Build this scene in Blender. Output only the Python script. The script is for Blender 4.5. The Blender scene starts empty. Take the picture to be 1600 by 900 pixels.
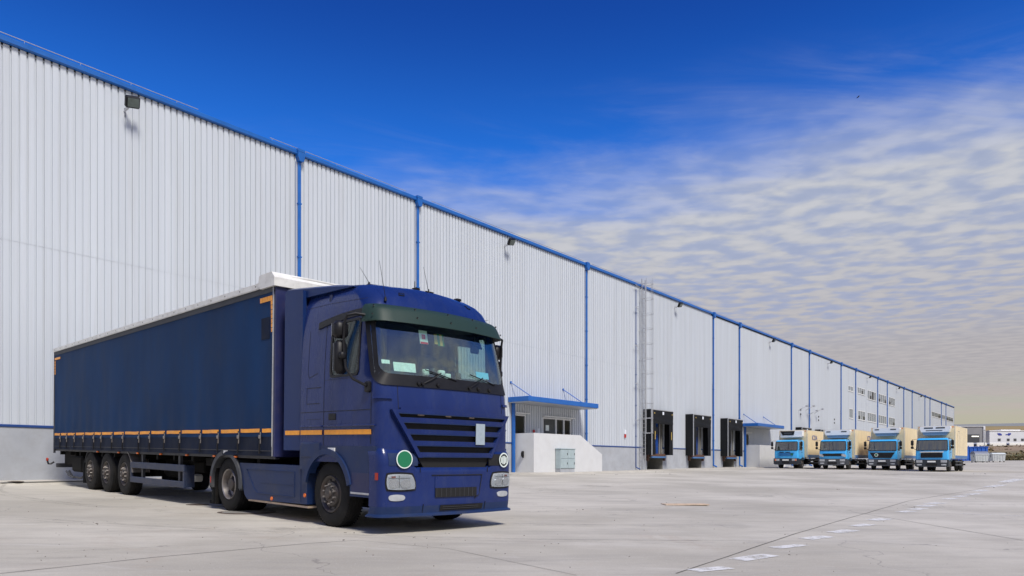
import bpy, math, random
from mathutils import Vector, Matrix, noise
random.seed(7)
S = bpy.context.scene
R = math.radians
# ------------------------------------------------------------------ camera
CAM = Vector((0.0, -26.0, 0.5)); FW = Vector((.7835, .6214, 0)); RT = Vector((.6214, -.7835, 0))
cd = bpy.data.cameras.new('camera'); co = bpy.data.objects.new('camera', cd); S.collection.objects.link(co)
cd.sensor_width = 36; cd.lens = 26.0; cd.shift_y = .171; cd.clip_end = 12000; cd.clip_start = .1
co.location = CAM; co.rotation_euler = (R(90), R(0.0), R(38.42 - 90)); S.camera = co
S.render.resolution_x = 1600; S.render.resolution_y = 900
S.view_settings.view_transform = 'Standard'; S.view_settings.look = 'None'; S.view_settings.exposure = 0; S.view_settings.gamma = 1
# ------------------------------------------------------------------ sun and sky
SUN_EL, SUN_AZ = 52, 248          # azimuth: direction the light comes from, degrees from +X
sd = bpy.data.lights.new('sun', 'SUN'); so = bpy.data.objects.new('sun', sd); S.collection.objects.link(so)
sd.energy = 4.2; sd.angle = R(16); sd.color = (1, .94, .84)
sv = Vector((math.cos(R(SUN_EL)) * math.cos(R(SUN_AZ)), math.cos(R(SUN_EL)) * math.sin(R(SUN_AZ)), math.sin(R(SUN_EL))))
so.rotation_euler = sv.to_track_quat('Z', 'Y').to_euler()
W = bpy.data.worlds.new('World'); S.world = W; W.use_nodes = True
nt = W.node_tree; nt.nodes.clear(); L = nt.links
def N(t, **k):
    n = nt.nodes.new(t)
    for a, b in k.items(): setattr(n, a, b)
    return n
def M(op, a, b=None, c=None, clamp=False):
    n = N('ShaderNodeMath', operation=op, use_clamp=clamp)
    for i, v in enumerate((a, b, c)):
        if v is None: continue
        if isinstance(v, (int, float)): n.inputs[i].default_value = v
        else: L.new(v, n.inputs[i])
    return n.outputs[0]
def MR(v, a, b, c=0., d=1., kind='SMOOTHSTEP'):
    n = N('ShaderNodeMapRange', interpolation_type=kind); L.new(v, n.inputs[0])
    for i, x in enumerate((a, b, c, d)): n.inputs[i + 1].default_value = x
    return n.outputs[0]
def MX(f, a, b):
    n = N('ShaderNodeMix', data_type='RGBA')
    if isinstance(f, (int, float)): n.inputs[0].default_value = f
    else: L.new(f, n.inputs[0])
    for i, v in ((6, a), (7, b)):
        if isinstance(v, tuple): n.inputs[i].default_value = (*v, 1)
        else: L.new(v, n.inputs[i])
    return n.outputs[2]
tc = N('ShaderNodeTexCoord'); sp = N('ShaderNodeSeparateXYZ'); L.new(tc.outputs['Generated'], sp.inputs[0])
X, Y, Z = sp.outputs
zz = M('MAXIMUM', Z, 0.012)
# turn into a cloud-deck plane seen in perspective
px = M('DIVIDE', M('ADD', M('MULTIPLY', X, .6214), M('MULTIPLY', Y, -.7835)), zz)
py = M('DIVIDE', M('ADD', M('MULTIPLY', X, .7835), M('MULTIPLY', Y, .6214)), zz)
def noise_at(sx, sy, scale, det, rough, off=0., dist=0.):
    c = N('ShaderNodeCombineXYZ'); L.new(M('MULTIPLY', px, sx), c.inputs[0]); L.new(M('MULTIPLY', py, sy), c.inputs[1]); c.inputs[2].default_value = off
    n = N('ShaderNodeTexNoise'); n.inputs['Scale'].default_value = scale; n.inputs['Detail'].default_value = det
    n.inputs['Roughness'].default_value = rough; n.inputs['Distortion'].default_value = dist
    L.new(c.outputs[0], n.inputs['Vector']); return n.outputs[0]
rad = M('SQRT', M('ADD', M('MULTIPLY', px, px), M('MULTIPLY', py, py)))
low = noise_at(.55, 1, .9, 3, .5, 3.1, .3)
wisp = noise_at(.45, 1.15, 2.0, 6, .62, 9.7, .9)
puff = noise_at(1.0, 1.2, 6.2, 3, .40, 1.3, .2)
fine = noise_at(1.1, 1.1, 11, 3, .5, 5.0, .1)
edge = M('ADD', rad, M('MULTIPLY', M('SUBTRACT', low, .5), 1.3))
edge = M('ADD', edge, M('MULTIPLY', M('SUBTRACT', wisp, .5), .8))
edge = M('ADD', edge, MR(px, -1.2, 1.0, -.35, .12))
edge = M('ADD', edge, MR(py, 1.2, -1.6, 0, 1.3))      # the cloud sheet reaches higher over the yard behind the viewpoint
deck = MR(edge, 2.15, 3.2)
veil = M('MULTIPLY', MR(edge, 1.9, 2.6), M('MULTIPLY', MR(wisp, .42, .75), .26))
pf = M('ADD', M('MULTIPLY', puff, .9), M('MULTIPLY', fine, .1))
puffs = MR(pf, .38, .60)
cover = M('MULTIPLY', deck, M('ADD', M('MULTIPLY', puffs, .16), .83))
cover = M('MAXIMUM', cover, veil)
cover = M('MINIMUM', M('MAXIMUM', cover, MR(Z, .34, .13, 0, .99)), 1.0)
cover = M('MULTIPLY', cover, M('MULTIPLY', MR(edge, 1.8, 2.3), MR(M('ADD', rad, MR(py, 1.2, -1.6, 0, 1.3)), 1.75, 2.25)))
sky = N('ShaderNodeTexSky', sky_type='NISHITA'); sky.sun_disc = False; sky.sun_elevation = R(SUN_EL); sky.sun_rotation = R(90 - SUN_AZ)
sky.air_density = 1.0; sky.dust_density = .3; sky.ozone_density = 3.0
tint = N('ShaderNodeMix', data_type='RGBA', blend_type='MULTIPLY'); tint.inputs[0].default_value = 1
L.new(sky.outputs[0], tint.inputs[6]); L.new(MX(MR(Z, .56, .33), (.085, .38, 1.18), (.17, .82, 1.85)), tint.inputs[7])
base_blue = tint.outputs[2]
shade = MR(M('ADD', M('MULTIPLY', puff, .7), M('MULTIPLY', fine, .3)), .32, .68)
c_hi = MX(shade, (4.3, 4.6, 5.3), (5.9, 6.0, 6.4))
c_lo = MX(shade, (4.25, 4.02, 4.15), (4.9, 4.6, 4.6))
c_cl = MX(MR(Z, .33, .10), c_hi, c_lo)
c_cl = MX(MR(Z, .12, .04), c_cl, MX(MR(low, .4, .6), (4.9, 4.75, 3.9), (5.2, 4.6, 4.1)))
c_cl = MX(MR(Z, .068, .045), c_cl, (4.9, 4.65, 3.6))
col = MX(cover, base_blue, c_cl)
bg = N('ShaderNodeBackground'); L.new(col, bg.inputs[0]); bg.inputs[1].default_value = .1
wo = N('ShaderNodeOutputWorld'); L.new(bg.outputs[0], wo.inputs[0])

# ------------------------------------------------------------------ ground shape
def sm(x, a, b):
    t = max(0, min(1, (x - a) / (b - a))); return t * t * (3 - 2 * t)
def zg(x, y):                      # yard: falls away from the warehouse, rises gently at its far end
    d = max(0, -y); w = 1 - .4 * sm(x, 34, 60) - .6 * sm(x, 70, 110)
    apron = .05 * (1 - sm(d, 2.0, 2.3)) + (d < 2.3) * .0228 * d
    z = (-.07 - .0228 * min(d, 45)) * w + apron * w
    z += .14 * sm(x, 42, 64) + max(0, x - 66) * .0112 * sm(d, 1, 9)
    return z
def ray(px_, py_):
    return FW + RT * ((px_ - 800) / 1155) + Vector((0, 0, (724 - py_) / 1155))
def gp(px_, py_):                  # where the sight line through a photo pixel meets the yard
    r = ray(px_, py_); t = 1.0; p = CAM.copy()
    while t < 400:
        q = CAM + r * t
        if q.z < zg(q.x, q.y): return Vector((q.x, q.y, zg(q.x, q.y)))
        t += .02 if t < 40 else .1
    return q
def cw(Xc, Zc, z=0):               # metres right / metres ahead of the viewpoint -> world
    p = CAM + RT * Xc + FW * Zc; return Vector((p.x, p.y, z))

# ------------------------------------------------------------------ materials
def mat(name, col, rough=.5, metal=0., coat=0., var=.0, vscale=3., var_col=None, bump=0., bscale=40., spec=.5, stretch=(1, 1, 1), dirt=None, emit=None, dirt_scale=1.2, dirt_amt=.5):
    m = bpy.data.materials.new(name); m.use_nodes = True; t = m.node_tree; b = t.nodes['Principled BSDF']
    b.inputs['Base Color'].default_value = (*col, 1); b.inputs['Roughness'].default_value = rough; b.inputs['Metallic'].default_value = metal
    b.inputs['Coat Weight'].default_value = coat; b.inputs['Coat Roughness'].default_value = .08; b.inputs['Specular IOR Level'].default_value = spec
    if emit: b.inputs['Emission Color'].default_value = (*col, 1); b.inputs['Emission Strength'].default_value = emit
    if var or bump or dirt:
        tc = t.nodes.new('ShaderNodeTexCoord'); mp = t.nodes.new('ShaderNodeMapping'); mp.inputs['Scale'].default_value = stretch
        t.links.new(tc.outputs['Object'], mp.inputs[0])
    last = None
    if var:
        n = t.nodes.new('ShaderNodeTexNoise'); n.inputs['Scale'].default_value = vscale; n.inputs['Detail'].default_value = 6; n.inputs['Roughness'].default_value = .6
        t.links.new(mp.outputs[0], n.inputs['Vector'])
        mr = t.nodes.new('ShaderNodeMapRange'); mr.inputs[1].default_value = .3; mr.inputs[2].default_value = .7; t.links.new(n.outputs[0], mr.inputs[0])
        mx = t.nodes.new('ShaderNodeMix'); mx.data_type = 'RGBA'; t.links.new(mr.outputs[0], mx.inputs[0])
        c2 = var_col or tuple(c * (1 + var) for c in col); c1 = tuple(c * (1 - var) for c in col)
        mx.inputs[6].default_value = (*c1, 1); mx.inputs[7].default_value = (*c2, 1); last = mx.outputs[2]
        rr = t.nodes.new('ShaderNodeMapRange'); rr.inputs[3].default_value = max(0, rough - .08); rr.inputs[4].default_value = min(1, rough + .1); t.links.new(n.outputs[0], rr.inputs[0]); t.links.new(rr.outputs[0], b.inputs['Roughness'])
    if dirt:
        n = t.nodes.new('ShaderNodeTexNoise'); n.inputs['Scale'].default_value = dirt_scale; n.inputs['Detail'].default_value = 9; n.inputs['Roughness'].default_value = .72
        t.links.new(mp.outputs[0], n.inputs['Vector'])
        mr = t.nodes.new('ShaderNodeMapRange'); mr.inputs[1].default_value = .48; mr.inputs[2].default_value = .72; mr.inputs[4].default_value = dirt_amt; t.links.new(n.outputs[0], mr.inputs[0])
        mx = t.nodes.new('ShaderNodeMix'); mx.data_type = 'RGBA'; t.links.new(mr.outputs[0], mx.inputs[0])
        if last: t.links.new(last, mx.inputs[6])
        else: mx.inputs[6].default_value = (*col, 1)
        mx.inputs[7].default_value = (*dirt, 1); last = mx.outputs[2]
    if last: t.links.new(last, b.inputs['Base Color'])
    if bump:
        n = t.nodes.new('ShaderNodeTexNoise'); n.inputs['Scale'].default_value = bscale; n.inputs['Detail'].default_value = 5; t.links.new(mp.outputs[0], n.inputs['Vector'])
        bp = t.nodes.new('ShaderNodeBump'); bp.inputs['Strength'].default_value = bump; bp.inputs['Distance'].default_value = .02
        t.links.new(n.outputs[0], bp.inputs['Height']); t.links.new(bp.outputs[0], b.inputs['Normal'])
    return m
def glass(name, tint, gl=.04, rough=.02, refl=1.0):
    m = bpy.data.materials.new(name); m.use_nodes = True; t = m.node_tree; t.nodes.clear()
    tr = t.nodes.new('ShaderNodeBsdfTransparent'); tr.inputs[0].default_value = (*tint, 1)
    g = t.nodes.new('ShaderNodeBsdfGlossy'); g.inputs['Roughness'].default_value = rough; g.inputs[0].default_value = (refl, refl, refl, 1)
    lw = t.nodes.new('ShaderNodeLayerWeight'); lw.inputs[0].default_value = .5
    pw = t.nodes.new('ShaderNodeMath'); pw.operation = 'POWER'; pw.inputs[1].default_value = 5; t.links.new(lw.outputs['Facing'], pw.inputs[0])
    fr = t.nodes.new('ShaderNodeMath'); fr.operation = 'MULTIPLY_ADD'; fr.inputs[1].default_value = .93; fr.inputs[2].default_value = .05; t.links.new(pw.outputs[0], fr.inputs[0])
    ad = t.nodes.new('ShaderNodeMath'); ad.operation = 'ADD'; ad.inputs[1].default_value = gl; ad.use_clamp = True
    mx = t.nodes.new('ShaderNodeMixShader'); o = t.nodes.new('ShaderNodeOutputMaterial')
    t.links.new(fr.outputs[0], ad.inputs[0]); t.links.new(ad.outputs[0], mx.inputs[0]); t.links.new(tr.outputs[0], mx.inputs[1]); t.links.new(g.outputs[0], mx.inputs[2]); t.links.new(mx.outputs[0], o.inputs[0])
    return m
def cladding_mat():
    m = mat('cladding_silver', (.545, .585, .635), .42, .0, var=.05, vscale=.35, dirt=(.44, .45, .46), dirt_scale=1.0, dirt_amt=.45, stretch=(5, 5, .14))
    return m
MT = dict(
 clad=cladding_mat(), floodglass=mat('flood_glass', (.10, .13, .12), .12, .0, coat=.5, var=.28, vscale=4),
 blue_trim=mat('blue_trim', (.012, .115, .42), .38, var=.12, vscale=2),
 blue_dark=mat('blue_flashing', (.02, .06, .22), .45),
 steel=mat('galvanised_steel', (.5, .51, .53), .42, .6, var=.1, vscale=8),
 plinth=mat('plinth_concrete', (.37, .39, .425), .85, var=.10, vscale=.9, dirt=(.28, .28, .28), dirt_scale=1.4, dirt_amt=.5, bump=.15, bscale=30),
 parapet=mat('parapet_concrete', (.60, .61, .62), .85, var=.04, vscale=1.5, dirt=(.50, .49, .47), dirt_scale=2.5, dirt_amt=.25, bump=.12, bscale=40),
 pit=mat('pit_concrete', (.22, .215, .20), .9, var=.2, vscale=3),
 roof=mat('roof_membrane', (.35, .36, .37), .8, var=.1),
 rubber=mat('black_rubber_sheet', (.007, .008, .010), .6, spec=.25, var=.3, vscale=5, bump=.3, bscale=4),
 tyre=mat('tyre_rubber', (.013, .013, .0135), .8, spec=.25, var=.3, vscale=6, dirt=(.045, .040, .035), dirt_scale=4, dirt_amt=.35),
 tyre_small=mat('tyre_far', (.02, .02, .021), .8),
 rim=mat('dusty_rim', (.085, .078, .074), .55, .5, var=.3, vscale=10, dirt=(.10, .06, .045), dirt_scale=6, dirt_amt=.7),
 rim_light=mat('silver_rim', (.30, .28, .27), .42, .6, var=.2, vscale=10, dirt=(.13, .085, .06), dirt_scale=5, dirt_amt=.6),
 cabcurtain=mat('cab_curtain', (.045, .055, .055), .9), black=mat('black_plastic', (.009, .009, .011), .45, spec=.3, var=.25, vscale=6),
 soot=mat('chassis_black', (.006, .006, .006), .8, spec=.2, var=.3, vscale=5, dirt=(.025, .02, .017), dirt_scale=5, dirt_amt=.5),
 hole=mat('grille_dark', (.006, .006, .007), .8),
 paint=mat('cab_paint', (.010, .024, .120), .26, .0, spec=.18, coat=.28, var=.12, vscale=1.2, dirt=(.045, .06, .13), dirt_scale=2.2, dirt_amt=.35, stretch=(2, 2, .7)),
 paint_low=mat('fairing_paint', (.011, .028, .095), .45, .0, spec=.25, coat=.06, var=.15, vscale=1.3, dirt=(.055, .06, .075), dirt_scale=2.2, dirt_amt=.55),
 defl=mat('deflector_paint', (.009, .027, .115), .36, .0, spec=.15, coat=.10, var=.1, vscale=1.2, dirt=(.02, .035, .10), dirt_scale=2, dirt_amt=.3),
 curtain=mat('curtain_fabric', (.007, .034, .105), .6, spec=.10, var=.25, vscale=.8, dirt=(.022, .036, .065), dirt_scale=1.1, dirt_amt=.6, bump=.10, bscale=3, stretch=(1, 1.3, .5)),
 skirt=mat('curtain_dirty', (.008, .014, .034), .65, spec=.12, var=.3, vscale=1.5, dirt=(.03, .03, .032), dirt_scale=2, dirt_amt=.5),
 rail=mat('trailer_rail', (.045, .047, .055), .6, var=.3, vscale=3),
 trail_blue=mat('trailer_front_blue', (.012, .018, .085), .5, var=.2, vscale=2, dirt=(.05, .035, .03), dirt_scale=4, dirt_amt=.4),
 guard=mat('guard_blue', (.018, .030, .07), .5, var=.2, vscale=3, dirt=(.09, .08, .08), dirt_scale=4, dirt_amt=.4),
 tarp=mat('white_tarp', (.72, .72, .69), .6, var=.07, vscale=3, dirt=(.42, .40, .36), dirt_scale=5, dirt_amt=.5, bump=.2, bscale=12),
 orange=mat('orange_reflector', (.95, .37, .02), .35, var=.12, vscale=12),
 redlens=mat('red_lens', (.35, .03, .015), .25), amber=mat('amber_lens', (.75, .16, .02), .25),
 chrome=mat('chrome', (.75, .76, .78), .15, 1.),
 lamp_in=mat('lamp_reflector', (.46, .48, .51), .25, .25, var=.28, vscale=4),
 clear=glass('lamp_glass', (.92, .94, .95), .10),
 ws=glass('windscreen_glass', (.84, .95, .92), .07),
 sideglass=glass('side_glass', (.62, .70, .67), .0),
 visor=mat('visor_tint', (.022, .046, .040), .50, spec=.25),
 green=mat('green_disc', (.01, .17, .075), .4), white=mat('white_vinyl', (.78, .79, .78), .45), palegreen=mat('pale_ring', (.72, .80, .76), .45),
 plate_grey=mat('grey_sheet', (.33, .40, .45), .5, var=.1, vscale=12),
 inner=mat('cab_lining', (.020, .028, .075), .8, var=.2, vscale=4), seat=mat('seat_cloth', (.012, .02, .06), .9), dash=mat('dashboard', (.04, .045, .055), .6, var=.3, vscale=10),
 paper=mat('paper', (.80, .86, .82), .7, var=.12, vscale=18), paper_blue=mat('blue_folder', (.22, .62, .85), .6), red=mat('red_print', (.60, .03, .03), .5), yellow=mat('yellow_cloth', (.50, .36, .10), .7),
 fender=mat('grey_mudguard', (.045, .05, .06), .6, var=.25, vscale=4, dirt=(.12, .11, .10), dirt_scale=4, dirt_amt=.4),
 lens_g=glass('lens_glass', (.92, .94, .95), .05), pitleveller=mat('rusty_leveller', (.10, .05, .035), .8, var=.4, vscale=6), dockblue=mat('dock_door_blue', (.012, .055, .26), .4), lvlblue=mat('leveller_edge_blue', (.06, .16, .36), .5),
 pvc=mat('white_frame', (.72, .73, .73), .4), pane=glass('window_pane', (.92, .94, .96), .0, .02, .3),
 cabinet=mat('cabinet_grey', (.36, .44, .46), .45, var=.08, vscale=4), signwhite=mat('sign_white', (.72, .76, .82), .5), signred=mat('sign_red', (.45, .03, .03), .4),
 truck_blue=mat('light_blue_cab', (.05, .43, .86), .3, 0, coat=.6, var=.06, vscale=2), truck_top=mat('roof_highlight_blue', (.06, .42, .85), .3, 0, coat=.6),
 box=mat('cream_box', (.80, .67, .43), .45, var=.05, vscale=1.2, dirt=(.64, .52, .33), dirt_scale=1.5, dirt_amt=.35), box_stripe=mat('box_blue_stripe', (.07, .17, .36), .5, var=.1),
 boxtrim=mat('box_edge', (.62, .60, .54), .4), fridge=mat('fridge_white', (.80, .81, .82), .35), fridge_blue=mat('fridge_underside', (.20, .30, .40), .5), txt=mat('blue_letters', (.03, .07, .30), .5),
 bump_grey=mat('bumper_grey', (.055, .06, .07), .55, var=.2, vscale=5), bump_dark=mat('bumper_dark', (.02, .026, .036), .5),
 fglass=glass('far_glass', (.30, .34, .33), .14),
 skip=mat('skip_blue', (.01, .09, .42), .5, var=.3, vscale=2), binm=mat('bin_galvanised', (.52, .55, .56), .42, .4, var=.15, vscale=3), binlid=mat('bin_lid_grey', (.16, .18, .24), .5), binlid_w=mat('bin_lid_pale', (.62, .68, .68), .5),
 fargrey=mat('grey_cladding', (.24, .245, .26), .6, var=.08, vscale=.3), farwhite=mat('white_cladding', (.66, .68, .72), .6, var=.05, vscale=.3), fardark=mat('far_dark', (.05, .055, .065), .6),
 vanwhite=mat('van_white', (.78, .78, .74), .45, var=.05), logo=mat('logo_blue', (.03, .05, .35), .5), strip_light=mat('strip_light', (.95, .93, .82), .5, emit=.8),
 board=mat('plywood', (.50, .39, .29), .8, var=.2, vscale=9), iron=mat('manhole_iron', (.10, .075, .06), .7, var=.4, vscale=14), joint=mat('joint_filler', (.10, .095, .085), .9, var=.3, vscale=4),
 bird=mat('bird_dark', (.012, .014, .02), .8), grit=mat('debris', (.10, .085, .07), .9, var=.5, vscale=8),
)
# concrete yard
def yard_mat():
    m = bpy.data.materials.new('yard_concrete'); m.use_nodes = True; t = m.node_tree; b = t.nodes['Principled BSDF']
    tc = t.nodes.new('ShaderNodeTexCoord')
    def nz(scale, det, rough, st=(1, 1, 1), rot=0., dist=0.):
        mp = t.nodes.new('ShaderNodeMapping'); mp.vector_type = 'TEXTURE'; mp.inputs['Scale'].default_value = [1 / q for q in st]; mp.inputs['Rotation'].default_value = (0, 0, rot); t.links.new(tc.outputs['Object'], mp.inputs[0])
        n = t.nodes.new('ShaderNodeTexNoise'); n.inputs['Scale'].default_value = scale; n.inputs['Detail'].default_value = det; n.inputs['Roughness'].default_value = rough; n.inputs['Distortion'].default_value = dist
        t.links.new(mp.outputs[0], n.inputs['Vector']); return n.outputs[0]
    def rg(v, a, b_, c=0, d=1):
        n = t.nodes.new('ShaderNodeMapRange'); n.interpolation_type = 'SMOOTHSTEP'; t.links.new(v, n.inputs[0])
        for i, x in enumerate((a, b_, c, d)): n.inputs[i + 1].default_value = x
        return n.outputs[0]
    def mx(f, a, c, blend='MIX'):
        n = t.nodes.new('ShaderNodeMix'); n.data_type = 'RGBA'; n.blend_type = blend
        if isinstance(f, float): n.inputs[0].default_value = f
        else: t.links.new(f, n.inputs[0])
        for i, v in ((6, a), (7, c)):
            if isinstance(v, tuple): n.inputs[i].default_value = (*v, 1)
            else: t.links.new(v, n.inputs[i])
        return n.outputs[2]
    c = mx(rg(nz(.16, 5, .6), .35, .65), (.38, .355, .30), (.53, .50, .435))
    c = mx(rg(nz(.8, 8, .7, (.6, 2.4, 1), -.75), .42, .72, 0, .6), c, (.32, .30, .265))         # broad scuffs
    c = mx(rg(nz(1.3, 7, .65, (.5, 2.6, 1), -.95, .6), .55, .75, 0, .55), c, (.56, .54, .49))   # pale drag marks
    c = mx(rg(nz(1.1, 8, .75, (.35, 3.2, 1), -.6, .8), .56, .74, 0, .55), c, (.22, .205, .18))   # dark tyre drag
    c = mx(rg(nz(.5, 9, .8, (1, 1, 1), 0, 1.2), .54, .70, 0, .50), c, (.37, .31, .25))            # rusty brown stains
    c = mx(rg(nz(34, 3, .6), .60, .72, 0, .35), c, (.22, .21, .20))
    c = mx(rg(nz(60, 2, .5), .62, .70, 0, .4), c, (.62, .61, .59))
    w = t.nodes.new('ShaderNodeTexVoronoi'); w.feature = 'DISTANCE_TO_EDGE'; w.inputs['Scale'].default_value = .16
    mp = t.nodes.new('ShaderNodeMapping'); t.links.new(tc.outputs['Object'], mp.inputs[0])
    ad = t.nodes.new('ShaderNodeVectorMath'); ad.operation = 'ADD'; n2 = t.nodes.new('ShaderNodeTexNoise'); n2.inputs['Scale'].default_value = 1.3; n2.inputs['Detail'].default_value = 6
    t.links.new(mp.outputs[0], n2.inputs['Vector']); t.links.new(mp.outputs[0], ad.inputs[0]); t.links.new(n2.outputs[1], ad.inputs[1]); t.links.new(ad.outputs[0], w.inputs['Vector'])
    c = mx(rg(w.outputs[0], .0, .0025, .55, 0), c, (.16, .15, .14))                      # hairline cracks
    t.links.new(c, b.inputs['Base Color']); b.inputs['Roughness'].default_value = .78; b.inputs['Specular IOR Level'].default_value = .35
    bp = t.nodes.new('ShaderNodeBump'); bp.inputs['Strength'].default_value = .22; bp.inputs['Distance'].default_value = .01
    t.links.new(nz(55, 5, .6), bp.inputs['Height']); t.links.new(bp.outputs[0], b.inputs['Normal']); return m
def paint_mark_mat():
    m = bpy.data.materials.new('worn_road_paint'); m.use_nodes = True; t = m.node_tree; b = t.nodes['Principled BSDF']; b.inputs['Roughness'].default_value = .8
    b.inputs['Base Color'].default_value = (.70, .70, .69, 1)
    tc = t.nodes.new('ShaderNodeTexCoord'); n = t.nodes.new('ShaderNodeTexNoise'); n.inputs['Scale'].default_value = 5; n.inputs['Detail'].default_value = 9; n.inputs['Roughness'].default_value = .75
    mr = t.nodes.new('ShaderNodeMapRange'); mr.inputs[1].default_value = .47; mr.inputs[2].default_value = .62; mr.inputs[3].default_value = .9; mr.inputs[4].default_value = .15
    t.links.new(tc.outputs['Object'], n.inputs['Vector']); t.links.new(n.outputs[0], mr.inputs[0]); t.links.new(mr.outputs[0], b.inputs['Alpha']); return m
def land_mat():
    m = bpy.data.materials.new('land'); m.use_nodes = True; t = m.node_tree; b = t.nodes['Principled BSDF']; b.inputs['Roughness'].default_value = .95
    tc = t.nodes.new('ShaderNodeTexCoord'); s = t.nodes.new('ShaderNodeSeparateXYZ'); t.links.new(tc.outputs['Object'], s.inputs[0])
    n = t.nodes.new('ShaderNodeTexNoise'); n.inputs['Scale'].default_value = .12; n.inputs['Detail'].default_value = 9; n.inputs['Roughness'].default_value = .7; t.links.new(tc.outputs['Object'], n.inputs['Vector'])
    def rmp(v, st):
        r = t.nodes.new('ShaderNodeValToRGB'); t.links.new(v, r.inputs[0]); e = r.color_ramp.elements
        while len(e) < len(st): e.new(.5)
        for q, (p, c) in zip(e, st): q.position = p; q.color = (*c, 1)
        return r.outputs[0]
    g = rmp(n.outputs[0], [(.35, (.07, .085, .03)), (.5, (.12, .12, .05)), (.62, (.20, .15, .09))])
    br = rmp(n.outputs[0], [(.35, (.20, .14, .10)), (.5, (.28, .20, .13)), (.65, (.14, .13, .06))])
    n3 = t.nodes.new('ShaderNodeTexNoise'); n3.inputs['Scale'].default_value = .006; n3.inputs['Detail'].default_value = 7; t.links.new(tc.outputs['Object'], n3.inputs['Vector'])
    fld = rmp(n3.outputs[0], [(.4, (.33, .23, .095)), (.5, (.25, .19, .08)), (.6, (.14, .145, .06))])
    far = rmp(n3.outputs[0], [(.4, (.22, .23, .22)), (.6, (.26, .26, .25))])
    def fmr(v, a, b_):
        q = t.nodes.new('ShaderNodeMapRange'); t.links.new(v, q.inputs[0]); q.inputs[1].default_value = a; q.inputs[2].default_value = b_; return q.outputs[0]
    def mx(f, a, c):
        q = t.nodes.new('ShaderNodeMix'); q.data_type = 'RGBA'; t.links.new(f, q.inputs[0]); t.links.new(a, q.inputs[6]); t.links.new(c, q.inputs[7]); return q.outputs[2]
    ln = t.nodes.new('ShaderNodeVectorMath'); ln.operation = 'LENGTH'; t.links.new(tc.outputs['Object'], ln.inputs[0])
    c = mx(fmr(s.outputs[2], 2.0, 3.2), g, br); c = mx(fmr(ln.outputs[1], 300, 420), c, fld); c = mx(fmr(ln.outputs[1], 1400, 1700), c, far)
    t.links.new(c, b.inputs['Base Color']); return m
MT['visor'].node_tree.nodes['Principled BSDF'].inputs['Alpha'].default_value = .86
MT['yard'] = yard_mat(); MT['mark'] = paint_mark_mat(); MT['land'] = land_mat()

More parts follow.
